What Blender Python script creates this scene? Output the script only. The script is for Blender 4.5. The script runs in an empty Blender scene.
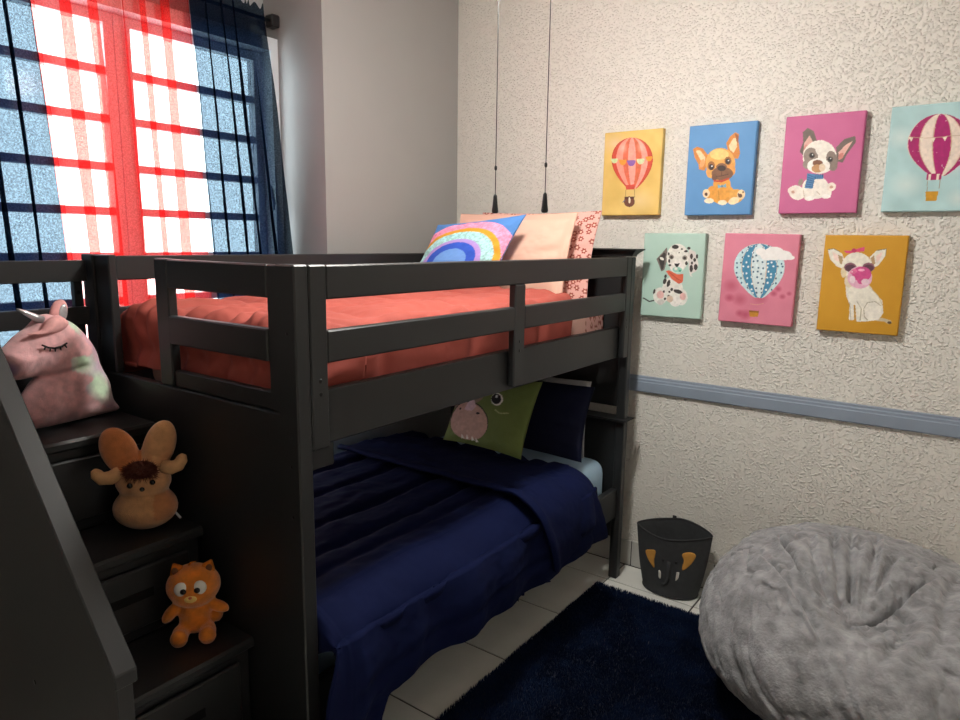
import bpy, bmesh, math, random
import numpy as np
from mathutils import Vector, Matrix

random.seed(7); rng = np.random.default_rng(7)
SC = bpy.context.scene
COL = SC.collection

# ---------------------------------------------------------------- camera
cam_d = bpy.data.cameras.new('camera'); cam = bpy.data.objects.new('camera', cam_d); COL.objects.link(cam)
cam_d.sensor_width = 36.0; cam_d.sensor_fit = 'HORIZONTAL'; cam_d.lens = 683.568 / 960 * 36.0
cam_d.clip_start = 0.02
CR, CU, CF = (0.806943, 0.590468, 0.013806), (-0.112215, 0.130322, 0.985101), (-0.579871, 0.79647, -0.171421)
cam.matrix_world = Matrix(((CR[0], CU[0], -CF[0], 2.5712), (CR[1], CU[1], -CF[1], -3.2769),
                           (CR[2], CU[2], -CF[2], 1.7105), (0, 0, 0, 1)))
SC.camera = cam

# ---------------------------------------------------------------- sky, exposure, daylight portal
W = bpy.data.worlds.new('sky'); SC.world = W; W.use_nodes = True
bg = W.node_tree.nodes['Background']; bg.inputs[0].default_value = (0.86, 0.94, 1.0, 1); bg.inputs[1].default_value = 9.0
vs = SC.view_settings; vs.view_transform = 'Standard'; vs.look = 'None'; vs.exposure = 0.0; vs.gamma = 1.0; vs.use_curve_mapping = False
SC.cycles.use_denoising = True; SC.cycles.max_bounces = 8; SC.cycles.diffuse_bounces = 5; SC.cycles.transparent_max_bounces = 24
SC.cycles.caustics_reflective = False; SC.cycles.caustics_refractive = False
pl = bpy.data.lights.new('window_daylight', 'AREA'); pl.shape = 'RECTANGLE'; pl.size = 1.5; pl.size_y = 2.0
pl.cycles.is_portal = True
plo = bpy.data.objects.new('window_daylight', pl); COL.objects.link(plo)
plo.location = (-0.56, -1.75, 1.70); plo.rotation_euler = (0, math.radians(-90), 0)
LAMP_STRENGTH = 280.0
LAMP_COLOR = (1.0, 0.985, 0.92)

# ---------------------------------------------------------------- helpers
def lin(c):
    c = np.asarray(c, float) / 255.0
    return np.where(c <= 0.04045, c / 12.92, ((c + 0.055) / 1.055) ** 2.4)
def L3(*c): return tuple(float(x) for x in lin(c))

MATS = {}
def mat(name, col, rough=0.5, var=0.0, vscale=8.0, bump=0.0, bscale=60.0, bdist=0.003, sheen=0.0, spec=0.5,
        metal=0.0, attr=None, detail=4.0, stretch=None, coat=0.0):
    """Procedural principled material: noise-varied colour, noise bump, optional colour attribute."""
    if name in MATS: return MATS[name]
    m = bpy.data.materials.new(name); m.use_nodes = True; MATS[name] = m
    nt = m.node_tree; N = nt.nodes; Lk = nt.links
    b = N['Principled BSDF']
    b.inputs['Roughness'].default_value = rough; b.inputs['Metallic'].default_value = metal
    b.inputs['Specular IOR Level'].default_value = spec
    b.inputs['Sheen Weight'].default_value = sheen; b.inputs['Sheen Roughness'].default_value = 0.5
    b.inputs['Coat Weight'].default_value = coat
    tc = N.new('ShaderNodeTexCoord'); vec = tc.outputs['Object']
    if stretch:
        mp = N.new('ShaderNodeMapping'); mp.inputs['Scale'].default_value = stretch
        Lk.new(vec, mp.inputs[0]); vec = mp.outputs[0]
    src = None
    if attr:
        a = N.new('ShaderNodeAttribute'); a.attribute_name = attr; src = a.outputs['Color']
    n1 = N.new('ShaderNodeTexNoise'); n1.inputs['Scale'].default_value = vscale; n1.inputs['Detail'].default_value = detail
    Lk.new(vec, n1.inputs['Vector'])
    mr = N.new('ShaderNodeMapRange'); mr.inputs[1].default_value = 0.3; mr.inputs[2].default_value = 0.7
    mr.inputs[3].default_value = 1 - var; mr.inputs[4].default_value = 1 + var
    Lk.new(n1.outputs['Fac'], mr.inputs[0])
    mx = N.new('ShaderNodeMix'); mx.data_type = 'RGBA'; mx.blend_type = 'MULTIPLY'; mx.inputs['Factor'].default_value = 1
    if src: Lk.new(src, mx.inputs[6])
    else: mx.inputs[6].default_value = (*col, 1)
    Lk.new(mr.outputs[0], mx.inputs[7]); Lk.new(mx.outputs[2], b.inputs['Base Color'])
    if bump > 0:
        n2 = N.new('ShaderNodeTexNoise'); n2.inputs['Scale'].default_value = bscale; n2.inputs['Detail'].default_value = 3
        Lk.new(vec, n2.inputs['Vector'])
        bp = N.new('ShaderNodeBump'); bp.inputs['Strength'].default_value = bump; bp.inputs['Distance'].default_value = bdist
        Lk.new(n2.outputs['Fac'], bp.inputs['Height']); Lk.new(bp.outputs[0], b.inputs['Normal'])
    return m

def emit(name, col, s):
    m = bpy.data.materials.new(name); m.use_nodes = True; nt = m.node_tree
    nt.nodes.remove(nt.nodes['Principled BSDF']); e = nt.nodes.new('ShaderNodeEmission')
    e.inputs[0].default_value = (*col, 1); e.inputs[1].default_value = s
    nt.links.new(e.outputs[0], nt.nodes['Material Output'].inputs[0]); return m

def stucco(name, col, h=0.0052):
    m = bpy.data.materials.new(name); m.use_nodes = True; nt = m.node_tree; N = nt.nodes; Lk = nt.links
    b = N['Principled BSDF']; b.inputs['Base Color'].default_value = (*col, 1); b.inputs['Roughness'].default_value = 0.55
    b.inputs['Specular IOR Level'].default_value = 0.35
    tc = N.new('ShaderNodeTexCoord')
    n0 = N.new('ShaderNodeTexNoise'); n0.inputs['Scale'].default_value = 190; n0.inputs['Detail'].default_value = 2
    Lk.new(tc.outputs['Object'], n0.inputs['Vector'])
    n1 = N.new('ShaderNodeTexNoise'); n1.inputs['Scale'].default_value = 105; n1.inputs['Detail'].default_value = 1.5; n1.inputs['Roughness'].default_value = .45
    Lk.new(tc.outputs['Object'], n1.inputs['Vector'])
    r = N.new('ShaderNodeValToRGB'); r.color_ramp.elements[0].position = 0.47; r.color_ramp.elements[1].position = 0.74
    r.color_ramp.interpolation = 'EASE'; Lk.new(n1.outputs['Fac'], r.inputs[0])
    ad = N.new('ShaderNodeMath'); ad.operation = 'MULTIPLY_ADD'; ad.inputs[1].default_value = 0.16
    Lk.new(n0.outputs['Fac'], ad.inputs[0]); Lk.new(r.outputs[0], ad.inputs[2])
    bp = N.new('ShaderNodeBump'); bp.inputs['Strength'].default_value = 1.0; bp.inputs['Distance'].default_value = h
    Lk.new(ad.outputs[0], bp.inputs['Height']); Lk.new(bp.outputs[0], b.inputs['Normal'])
    return m

def link(o, parent=None):
    COL.objects.link(o)
    if parent is not None: o.parent = parent
    return o
WORLD_LOC = {}
def empty(name, loc):
    o = bpy.data.objects.new(name, None); o.location = loc; o.empty_display_size = 0.1
    COL.objects.link(o); WORLD_LOC[o.name] = Vector(loc); return o
def tag(o, label, cat=None, group=None, kind=None):
    if label: o['label'] = label
    if cat: o['category'] = cat
    if group: o['group'] = group
    if kind: o['kind'] = kind
    return o
def structure(o, label=None, cat=None):
    o['kind'] = 'structure'
    if label: o['label'] = label
    if cat: o['category'] = cat
    return o

def mesh_obj(name, verts, faces, material, parent=None, smooth=False, center=True, cols=None):
    """World-space vertices -> one mesh object, origin at its centre, parented (no rotation on parents)."""
    V = np.asarray(verts, float)
    c = (V.min(0) + V.max(0)) / 2 if center else np.zeros(3)
    me = bpy.data.meshes.new(name); me.from_pydata((V - c).tolist(), [], [tuple(int(i) for i in f) for f in faces])
    me.materials.append(material)
    if smooth: me.polygons.foreach_set('use_smooth', [True] * len(me.polygons))
    if cols is not None:
        a = me.color_attributes.new('Col', 'FLOAT_COLOR', 'POINT')
        C = np.ones((len(V), 4)); C[:, :3] = cols; a.data.foreach_set('color', C.ravel())
    me.update()
    o = bpy.data.objects.new(name, me); o.location = c
    if parent is not None:
        o.location = Vector(c) - WORLD_LOC[parent.name]
    link(o, parent); WORLD_LOC[o.name] = Vector(c)
    return o

def bm_obj(name, bm, material, parent=None, smooth=False):
    bmesh.ops.recalc_face_normals(bm, faces=bm.faces[:])
    V = [v.co[:] for v in bm.verts]; bm.verts.index_update()
    F = [[v.index for v in f.verts] for f in bm.faces]; bm.free()
    return mesh_obj(name, V, F, material, parent, smooth)

def box(name, x, y, z, material, parent=None, bevel=0.004, seg=1):
    bm = bmesh.new(); bmesh.ops.create_cube(bm, size=1)
    for v in bm.verts:
        v.co.x = x[0] + (v.co.x + .5) * (x[1] - x[0]); v.co.y = y[0] + (v.co.y + .5) * (y[1] - y[0]); v.co.z = z[0] + (v.co.z + .5) * (z[1] - z[0])
    if bevel: bmesh.ops.bevel(bm, geom=bm.edges[:], offset=bevel, segments=seg, profile=0.6, affect='EDGES')
    return bm_obj(name, bm, material, parent)

def prism(name, prof, axis, a, b, material, parent=None, bevel=0.0, smooth=False):
    """Extrude a 2-D profile along axis 'x' or 'y' (prof gives the other two coords in order)."""
    bm = bmesh.new(); n = len(prof)
    def P(p, t): return (t, p[0], p[1]) if axis == 'x' else ((p[0], t, p[1]) if axis == 'y' else (p[0], p[1], t))
    A = [bm.verts.new(P(p, a)) for p in prof]; B = [bm.verts.new(P(p, b)) for p in prof]
    bm.faces.new(A); bm.faces.new(B[::-1])
    for i in range(n): bm.faces.new((A[i], B[i], B[(i + 1) % n], A[(i + 1) % n]))
    if bevel: bmesh.ops.bevel(bm, geom=bm.edges[:], offset=bevel, segments=1, affect='EDGES')
    return bm_obj(name, bm, material, parent, smooth)

def tube(name, pts, r, material, parent=None, n=10, cap=True):
    pts = [Vector(p) for p in pts]; rs = r if hasattr(r, '__len__') else [r] * len(pts)
    V = []; F = []; up = Vector((0, 0, 1)); prev = None
    for i, p in enumerate(pts):
        d = (pts[min(i + 1, len(pts) - 1)] - pts[max(i - 1, 0)]).normalized()
        a = prev - d * prev.dot(d) if prev is not None else d.cross(up if abs(d.z) < .95 else Vector((1, 0, 0)))
        a.normalize(); prev = a; b = d.cross(a)
        for k in range(n):
            t = 2 * math.pi * k / n; V.append(tuple(p + (a * math.cos(t) + b * math.sin(t)) * rs[i]))
    for i in range(len(pts) - 1):
        for k in range(n): F.append((i * n + k, i * n + (k + 1) % n, (i + 1) * n + (k + 1) % n, (i + 1) * n + k))
    if cap: F.append(list(range(n))[::-1]); F.append([(len(pts) - 1) * n + k for k in range(n)])
    return mesh_obj(name, V, F, material, parent, True)

def lathe(name, prof, cx, cy, material, parent=None, n=32):
    V = []; F = []; m = len(prof)
    for r, z in prof:
        for k in range(n): t = 2 * math.pi * k / n; V.append((cx + r * math.cos(t), cy + r * math.sin(t), z))
    for i in range(m - 1):
        for k in range(n): F.append((i * n + k, i * n + (k + 1) % n, (i + 1) * n + (k + 1) % n, (i + 1) * n + k))
    F.append(list(range(n))[::-1]); F.append([(m - 1) * n + k for k in range(n)])
    return mesh_obj(name, V, F, material, parent, True)

def ellipsoid(name, c, r, material, parent=None, n=20, rot=None):
    V = []; F = []; m = n // 2
    for i in range(m + 1):
        ph = math.pi * i / m
        for k in range(n):
            t = 2 * math.pi * k / n
            v = Vector((r[0] * math.sin(ph) * math.cos(t), r[1] * math.sin(ph) * math.sin(t), r[2] * math.cos(ph)))
            if rot is not None: v = rot @ v
            V.append(tuple(Vector(c) + v))
    for i in range(m):
        for k in range(n): F.append((i * n + k, (i + 1) * n + k, (i + 1) * n + (k + 1) % n, i * n + (k + 1) % n))
    return mesh_obj(name, V, F, material, parent, True)

def vnoise(x, y, seed=0):
    r = np.random.default_rng(seed); T = r.random((64, 64))
    xi = np.floor(x).astype(int); yi = np.floor(y).astype(int); fx = x - xi; fy = y - yi
    fx = fx * fx * (3 - 2 * fx); fy = fy * fy * (3 - 2 * fy)
    g = lambda a, b: T[a % 64, b % 64]
    return (g(xi, yi) * (1 - fx) + g(xi + 1, yi) * fx) * (1 - fy) + (g(xi, yi + 1) * (1 - fx) + g(xi + 1, yi + 1) * fx) * fy
def fbm(x, y, seed=0, o=4):
    s = 0; a = .5; t = 0
    for i in range(o): s = s + a * vnoise(x * 2 ** i + 17.3 * i, y * 2 ** i + 5.1 * i, seed + i); t += a; a *= .5
    return s / t
def sstep(a, b, x): t = np.clip((x - a) / (b - a), 0, 1); return t * t * (3 - 2 * t)
def grid_faces(nu, nv, off=0, flip=False):
    i, j = np.meshgrid(np.arange(nu - 1), np.arange(nv - 1), indexing='ij')
    a = off + i * nv + j; F = np.stack([a, a + nv, a + nv + 1, a + 1], -1).reshape(-1, 4)
    return F[:, ::-1] if flip else F
def grid_normals(P):
    du = np.gradient(P, axis=0); dv = np.gradient(P, axis=1); n = np.cross(du, dv)
    return n / (np.linalg.norm(n, axis=-1, keepdims=True) + 1e-9)

# ---------------------------------------------------------------- materials
M_WOOD = mat('dark_stained_wood', L3(34, 35, 36), 0.42, 0.14, 3.0, 0.12, 90, 0.001, stretch=(1, 1, 1), spec=0.45)
M_GROOVE = mat('dark_metal', (0.006, 0.006, 0.006), 0.35, metal=0.6)
M_WALLB = stucco('cream_stucco', L3(230, 226, 218))
M_WALLA = mat('grey_paint', L3(152, 150, 148), 0.55, 0.03, 2.0, 0.15, 40, 0.002)
M_PLAIN = mat('plain_wall_paint', L3(226, 224, 218), 0.6, 0.02, 2.0)
M_CEIL = mat('ceiling_paint', L3(236, 232, 226), 0.7, 0.02, 2.0)
M_TILE = mat('glazed_floor_tile', L3(226, 226, 220), 0.22, 0.06, 5.0, 0.05, 20, 0.001)
M_GROUT = mat('dark_grout', L3(70, 66, 62), 0.85, 0.1, 20)
M_SKIRT = mat('glazed_skirting_tile', L3(196, 194, 188), 0.3, 0.08, 7.0)
M_RAIL = mat('blue_grey_paint', L3(136, 148, 164), 0.4, 0.05, 6.0, 0.1, 50, 0.001)
M_FRAME = mat('white_window_frame', L3(205, 208, 212), 0.35, 0.02)
M_BLACK = mat('black_plastic', (0.008, 0.008, 0.009), 0.35)

def glass():
    m = bpy.data.materials.new('window_glass'); m.use_nodes = True; nt = m.node_tree; N = nt.nodes
    N.remove(N['Principled BSDF']); t = N.new('ShaderNodeBsdfTransparent'); t.inputs[0].default_value = (.93, .96, .96, 1)
    g = N.new('ShaderNodeBsdfGlossy'); g.inputs['Roughness'].default_value = .12
    x = N.new('ShaderNodeMixShader'); x.inputs[0].default_value = .02
    nt.links.new(t.outputs[0], x.inputs[1]); nt.links.new(g.outputs[0], x.inputs[2]); nt.links.new(x.outputs[0], N['Material Output'].inputs[0])
    return m
M_GLASS = glass()

# ---------------------------------------------------------------- room shell
CEIL = 3.12; XR = 3.7; YF = -4.1; XW = -0.42       # window plane
floor = structure(box('floor', (-0.6, XR + .1), (YF - .1, 0.1), (-0.12, -0.004), M_GROUT, None, 0), 'pale glazed floor tiles with dark grout lines', 'floor')
ts = 0.4477; g = 0.004; tile_me = None
xs0 = 1.180; ys0 = -0.2205
for i in range(-3, 6):
    for j in range(-9, 2):
        x0, x1 = xs0 + i * ts, xs0 + (i + 1) * ts; y0, y1 = ys0 + j * ts, ys0 + (j + 1) * ts
        cx0, cx1, cy0, cy1 = max(x0, 0.0 if j > -3 else -.4), min(x1, XR), max(y0, YF), min(y1, -0.012)
        if cx1 - cx0 < .03 or cy1 - cy0 < .03: continue
        full = abs(cx1 - cx0 - ts) < 1e-6 and abs(cy1 - cy0 - ts) < 1e-6
        if full and tile_me is not None:
            o = bpy.data.objects.new('tile', tile_me); o.location = Vector(((x0 + x1) / 2, (y0 + y1) / 2, -0.005)) - WORLD_LOC['floor']
            link(o, floor)
        else:
            o = box('tile', (cx0 + g, cx1 - g), (cy0 + g, cy1 - g), (-0.010, 0.0), M_TILE, floor, 0.0015)
            if full: tile_me = o.data
structure(box('ceiling', (-0.6, XR + .1), (YF - .1, 0.1), (CEIL, CEIL + .1), M_CEIL, None, 0), 'plain white ceiling', 'ceiling')
structure(box('wall_back', (-0.6, XR + .1), (0.0, 0.12), (0, CEIL), M_WALLB, None, 0), 'cream wall with rough stucco texture', 'wall')
structure(box('wall_right', (XR, XR + .1), (YF, 0), (0, CEIL), M_PLAIN, None, 0), 'plain wall to the right', 'wall')
structure(box('wall_front', (-0.6, XR), (YF - .1, YF), (0, CEIL), M_PLAIN, None, 0), 'plain wall behind the viewer', 'wall')
# window wall: a thick grey pier from the corner to y=-1.01, then a recess holding the window
WY0, WY1, WZ0, WZ1 = -2.52, -1.02, 0.78, 2.66       # opening
bm = bmesh.new()
def addbox(bm, x, y, z):
    r = bmesh.ops.create_cube(bm, size=1)
    for v in r['verts']:
        v.co.x = x[0] + (v.co.x + .5) * (x[1] - x[0]); v.co.y = y[0] + (v.co.y + .5) * (y[1] - y[0]); v.co.z = z[0] + (v.co.z + .5) * (z[1] - z[0])
addbox(bm, (-0.55, 0), (-1.012, 0.0), (0, CEIL))
addbox(bm, (-0.55, XW), (-2.60, -1.012), (0, WZ0)); addbox(bm, (-0.55, XW), (-2.60, -1.012), (WZ1, CEIL))
addbox(bm, (-0.55, XW), (-2.60, WY0), (WZ0, WZ1)); addbox(bm, (-0.55, 0), (YF, -2.60), (0, CEIL))
addbox(bm, (-0.55, XW), (WY1, -1.012), (WZ0, WZ1))
structure(bm_obj('wall_left', bm, M_WALLA), 'smooth grey wall with a deep recess around the window', 'wall')
# skirting tiles on the picture wall
sk = structure(box('baseboard_back', (0.0, XR), (-0.0085, -0.0005), (0.0, 0.136), M_GROUT, None, 0), 'row of pale skirting tiles under the stucco wall', 'skirting')
for i in range(-3, 6):
    x0 = max(1.214 + i * .4415, 0.01); x1 = min(1.214 + (i + 1) * .4415, XR)
    if x1 - x0 > .05: box('skirting_tile', (x0 + .003, x1 - .003), (-0.014, -0.003), (0.003, 0.140), M_SKIRT, sk, 0.002)
# chair rail
prof = [(-0.002, .958), (-0.016, .960), (-0.020, .966), (-0.020, 1.012), (-0.016, 1.016), (-0.016, 1.026), (-0.011, 1.031), (-0.011, 1.040), (-0.002, 1.043)]
structure(prism('trim_1', prof, 'x', 0.0, XR, M_RAIL), 'blue grey painted chair rail along the stucco wall', 'chair rail')

# ---------------------------------------------------------------- window
win = empty('window_1', (XW, (WY0 + WY1) / 2, WZ0)); structure(win, 'white casement window with glazing bars behind the curtains', 'window')
bm = bmesh.new(); fx = (XW - .06, XW + .10)
addbox(bm, fx, (WY1 - .035, WY1 + .007), (WZ0, WZ1)); addbox(bm, fx, (WY0, WY0 + .03), (WZ0, WZ1))
addbox(bm, fx, (WY0 + .03, WY1 - .035), (WZ1 - .06, WZ1)); addbox(bm, fx, (WY0 + .03, WY1 - .035), (WZ0, WZ0 + .04))
addbox(bm, (XW - .05, XW + .02), (-1.765, -1.735), (WZ0 + .04, WZ1 - .06))
bm_obj('window_frame', bm, M_FRAME, win)
for (a, b, hs) in ((-2.49, -1.765, 1), (-1.735, -1.055, 1)):
    z0, z1 = WZ0 + .04, WZ1 - .06; s = .04
    bm = bmesh.new(); sx = (XW - .035, XW + .015)
    addbox(bm, sx, (a, a + s), (z0, z1)); addbox(bm, sx, (b - s, b), (z0, z1)); addbox(bm, sx, (a + s, b - s), (z0, z0 + s)); addbox(bm, sx, (a + s, b - s), (z1 - s, z1))
    sash = bm_obj('sash', bm, M_FRAME, win)
    bars = [2.375, 2.186, 1.994, 1.812, 1.625, 1.437, 1.25, 1.06]; bars = [q for q in bars if q > z0 + s + .05]
    edges = [z1 - s] + bars + [z0 + s]
    for q in bars: box('glazing_bar', (XW - .03, XW + .012), (a + s, b - s), (q - .017, q + .017), M_FRAME, sash, .003)
    for k in range(len(edges) - 1):
        hi = edges[k] - (.017 if k else 0); lo = edges[k + 1] + (.017 if k + 1 < len(edges) - 1 else 0)
        box('pane', (XW - .012, XW - .006), (a + s, b - s), (lo, hi), M_GLASS, sash, 0)
hd = tube('handle', [(XW + .10, -1.075, 1.85), (XW + .120, -1.085, 1.88), (XW + .122, -1.100, 1.95), (XW + .11, -1.105, 1.98)], [.009, .010, .010, .006], M_FRAME, win, 8)
hd['label'] = 'white window handle'

# ---------------------------------------------------------------- bunk bed
YFt, YH, XS, XB = -2.194, -0.154, 1.218, 0.117
bed = tag(empty('bunk_bed', (0.67, -1.17, 0)), 'dark stained wooden bunk bed with slatted guard rails against the window wall', 'bunk bed')
def P(n, x, y, z, bev=.004, parent=bed, m=None): return box(n, x, y, z, m or M_WOOD, parent, bev)
def bolt(parent, p, axis, r=.0045):
    d = {'x': Vector((1, 0, 0)), 'y': Vector((0, -1, 0))}[axis]; p = Vector(p)
    o = tube('bolt', [p - d * .004, p + d * .0008, p + d * .001], [r, r, r * .5], M_GROOVE, parent, 8); return o
# posts
fp = P('post', (1.141, XS), (YFt, -2.149), (0, 1.647))
for z in (1.475, 1.207, 1.128, .99): bolt(fp, (1.185, YFt, z), 'y')
P('post', (XB, .192), (YFt, -2.149), (0, 1.650)); P('post', (1.172, XS), (-.199, YH), (0, 1.645)); P('post', (XB, .163), (-.199, YH), (0, 1.645))
# foot end
P('foot_panel', (.192, 1.141), (-2.188, -2.160), (.06, 1.261), .003)
P('guard_stile', (.192, .285), (-2.186, -2.158), (1.262, 1.650))
P('guard_stile', (1.098, 1.141), (-2.186, -2.156), (1.262, 1.645)); P('guard_stile', (.560, .630), (-2.186, -2.156), (1.262, 1.647))
P('guard_rail', (.630, 1.098), (-2.186, -2.156), (1.560, 1.645)); P('guard_rail', (.630, 1.098), (-2.190, -2.160), (1.394, 1.479))
P('guard_rail', (.630, 1.098), (-2.180, -2.156), (1.262, 1.313))
# front guard
P('side_rail', (1.156, 1.187), (-2.149, -.199), (1.163, 1.313))
s1 = P('guard_stile', (1.188, XS), (-2.147, -2.090), (1.164, 1.646)); s2_ = P('guard_stile', (1.188, XS), (-1.204, -1.136), (1.178, 1.557))
s3 = P('guard_stile', (1.188, XS), (-.249, -.200), (1.164, 1.645))
P('guard_rail', (1.189, XS - .001), (-2.090, -.249), (1.557, 1.645))
P('guard_rail', (1.189, XS - .001), (-2.090, -1.204), (1.391, 1.476)); P('guard_rail', (1.189, XS - .001), (-1.136, -.249), (1.391, 1.476))
for st, y in ((s1, -2.117), (s2_, -1.170), (s3, -.225)):
    for z in (1.347, 1.312): bolt(st, (XS, y, z), 'x', .006)
P('support_block', (1.120, 1.155), (-2.149, -2.02), (1.085, 1.165))
# wall-side guard and rails
P('back_rail', (XB, .150), (-2.149, -.199), (1.559, 1.643)); P('back_rail', (XB, .150), (-2.149, -.199), (1.380, 1.466))
P('side_rail', (XB, .150), (-2.149, -.199), (1.163, 1.313)); P('side_rail', (XB, .150), (-2.149, -.199), (.332, .486))
P('side_rail', (1.164, 1.200), (-2.149, -.199), (.332, .486))
# platforms made of slats
for k in range(13):
    y = -2.08 + k * .152
    P('slat', (.150, 1.156), (y, y + .09), (1.170, 1.190), 0); P('slat', (.150, 1.164), (y, y + .09), (.340, .360), 0)
# headboards
P('headboard_panel', (.163, 1.172), (-.190, -.165), (.907, 1.646), .003)
P('headboard_panel', (.163, 1.172), (-.190, -.165), (.22, .822), .003)
def crown(z0, z1, x0, x1, over):
    bm = bmesh.new(); rings = []
    for t, e in ((0, 0), (.25, .10), (.55, .45), (.8, .85), (.84, 1), (1, 1)):
        z = z0 + (z1 - z0) * t; o_ = over * e
        rings.append([bm.verts.new(q) for q in ((x0 - o_, -.202 - o_, z), (x1 + o_, -.202 - o_, z), (x1 + o_, -.152 + o_ * .8, z), (x0 - o_, -.152 + o_ * .8, z))])
    for A, B in zip(rings, rings[1:]):
        for i in range(4): bm.faces.new((A[i], A[(i + 1) % 4], B[(i + 1) % 4], B[i]))
    bm.faces.new(rings[0][::-1]); bm.faces.new(rings[-1])
    return bm_obj('headboard_cap', bm, M_WOOD, bed)
crown(1.647, 1.684, XB, XS, .032); crown(.823, .850, XB + .003, XS - .004, .028)

# ---------------------------------------------------------------- staircase
st = tag(empty('bunk_staircase', (.67, -2.44, 0)), 'dark wooden storage staircase with drawers at the foot of the bunk bed', 'stairs')
SY0, SY1 = -2.640, -2.200
fr = [1.228, .998, .768, .540]; zt = [.292, .580, .856, 1.139]
for k in range(4):
    xb = fr[k + 1] - .02 if k < 3 else .16
    prof = [(xb, zt[k] - .030), (fr[k] - .004, zt[k] - .030), (fr[k], zt[k] - .024), (fr[k], zt[k] - .008), (fr[k] - .006, zt[k]), (xb, zt[k])]
    t_ = prism('tread', prof, 'y', SY0, SY1, M_WOOD, st)
    zb = zt[k - 1] if k else 0.03
    ca = box('riser_frame', (xb if k < 3 else .20, fr[k] - .028), (SY0 + .002, SY1 - .002), (zb + (.001 if k else 0), zt[k] - .031), M_WOOD, st, .002)
    dz0, dz1 = zb + .035, zt[k] - .062
    dr = box('drawer_front', (fr[k] - .028, fr[k] - .010), (SY0 + .045, SY1 - .040), (dz0, dz1), M_WOOD, st, .005)
    zc = (dz0 + dz1) / 2 + .01
    if k < 3: box('handle_groove', (fr[k] - .0105, fr[k] - .0092), (-2.480, -2.355), (zc - .016, zc + .012), M_GROOVE, dr, .0004)
# outer side panel with sloping hand rail
sl = 1.1445
def zl(x): return .815 + (1.224 - x) * sl
xt = .300
prof = [(1.214, 0.0), (1.214, zl(1.214) - .03), (xt, zl(xt) - .03), (xt - .16, zl(xt) - .03), (xt - .16, 0.0)]
sp = prism('side_panel', prof, 'y', -2.681, -2.646, M_WOOD, st, .002)
bolt(sp, (.782, -2.681, .614), 'y', .007); bolt(sp, (.45, -2.681, 1.05), 'y', .007)
th = .034; nx, nz = -sl / math.hypot(1, sl), -1 / math.hypot(1, sl)
prof = [(1.224, zl(1.224)), (xt, zl(xt)), (xt - .16, zl(xt)), (xt - .16, zl(xt) - .03), (xt + .012, zl(xt) - .045), (1.210, zl(1.210) - .046), (1.224, .782)]
prism('hand_rail', prof, 'y', -2.687, -2.639, M_WOOD, st, .003)
# guard on the wall side of the landing
box('guard_rail', (.130, .158), (-2.643, -2.197), (1.560, 1.630), M_WOOD, st, .003)
box('guard_rail', (.130, .158), (-2.643, -2.197), (1.415, 1.476), M_WOOD, st, .003)
gs = box('guard_stile', (.100, .128), (-2.228, -2.200), (1.03, 1.628), M_WOOD, st, .003)
box('back_panel', (.130, .158), (-2.643, -2.202), (.03, 1.33), M_WOOD, st, .003)
bolt(gs, (.128, -2.215, 1.522), 'x', .007)

# ---------------------------------------------------------------- ceiling fan with lamp and two pull chains
FX, FY = 1.362, -1.42
FZ = 2.95
fan = tag(empty('ceiling_fan', (FX, FY, CEIL)), 'ceiling fan with a lamp and two long pull cords ending in black drops', 'ceiling fan')
M_FAN = mat('fan_white_enamel', L3(225, 222, 215), .3)
lathe('canopy', [(.07, CEIL - .001), (.07, CEIL - .03), (.03, CEIL - .06), (.014, CEIL - .065), (.014, FZ - .06)], FX, FY, M_FAN, fan)
lathe('motor_housing', [(.018, FZ - .06), (.018, FZ - .10), (.06, FZ - .105), (.115, FZ - .13), (.125, FZ - .17), (.11, FZ - .22), (.095, FZ - .245), (.095, FZ - .30), (.10, FZ - .31)], FX, FY, M_FAN, fan)
for k in range(5):
    a = 2 * math.pi * k / 5 + .35; ca, sa = math.cos(a), math.sin(a)
    def R_(r, w, z): return (FX + ca * r - sa * w, FY + sa * r + ca * w, z)
    z = FZ - .20
    prof = [(.20, -.045), (.30, -.058), (.52, -.065), (.56, -.05), (.57, 0), (.56, .05), (.52, .065), (.30, .058), (.20, .045)]
    V = [R_(r, w, z + w * .15) for r, w in prof] + [R_(r, w, z + .007 + w * .15) for r, w in prof]; n = len(prof)
    F = [list(range(n))[::-1], list(range(n, 2 * n))] + [(i, (i + 1) % n, n + (i + 1) % n, n + i) for i in range(n)]
    bl = mesh_obj('fan_blade', V, F, M_FAN, fan)
    tube('blade_arm', [R_(.11, 0, z - .002), R_(.24, 0, z - .005)], .012, M_FAN, bl, 8)
lamp = lathe('lamp_bowl', [(.098, FZ - .311), (.105, FZ - .33), (.10, FZ - .36), (.08, FZ - .388), (.045, FZ - .405), (.005, FZ - .41)], FX, FY, emit('lit_lamp_glass', LAMP_COLOR, LAMP_STRENGTH), fan)
M_CORD = mat('grey_cord', L3(52, 50, 49), .6)
for x in (1.271, 1.4575):
    c = tube('pull_chain', [(x + (.014 if x < FX else -.014), FY, FZ - .27), (x, FY, FZ - .32), (x, FY, 2.2), (x, FY, 1.856)], .0014, M_CORD, fan, 6)
    lathe('cord_drop', [(.003, 1.860), (.006, 1.854), (.0075, 1.838), (.009, 1.821), (.011, 1.806), (.009, 1.800), (.002, 1.799)], x, FY, M_BLACK, c, 12)
    lathe('cord_joint', [(.001, 1.951), (.0045, 1.946), (.0045, 1.938), (.001, 1.933)], x, FY, M_BLACK, c, 8)

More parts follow.
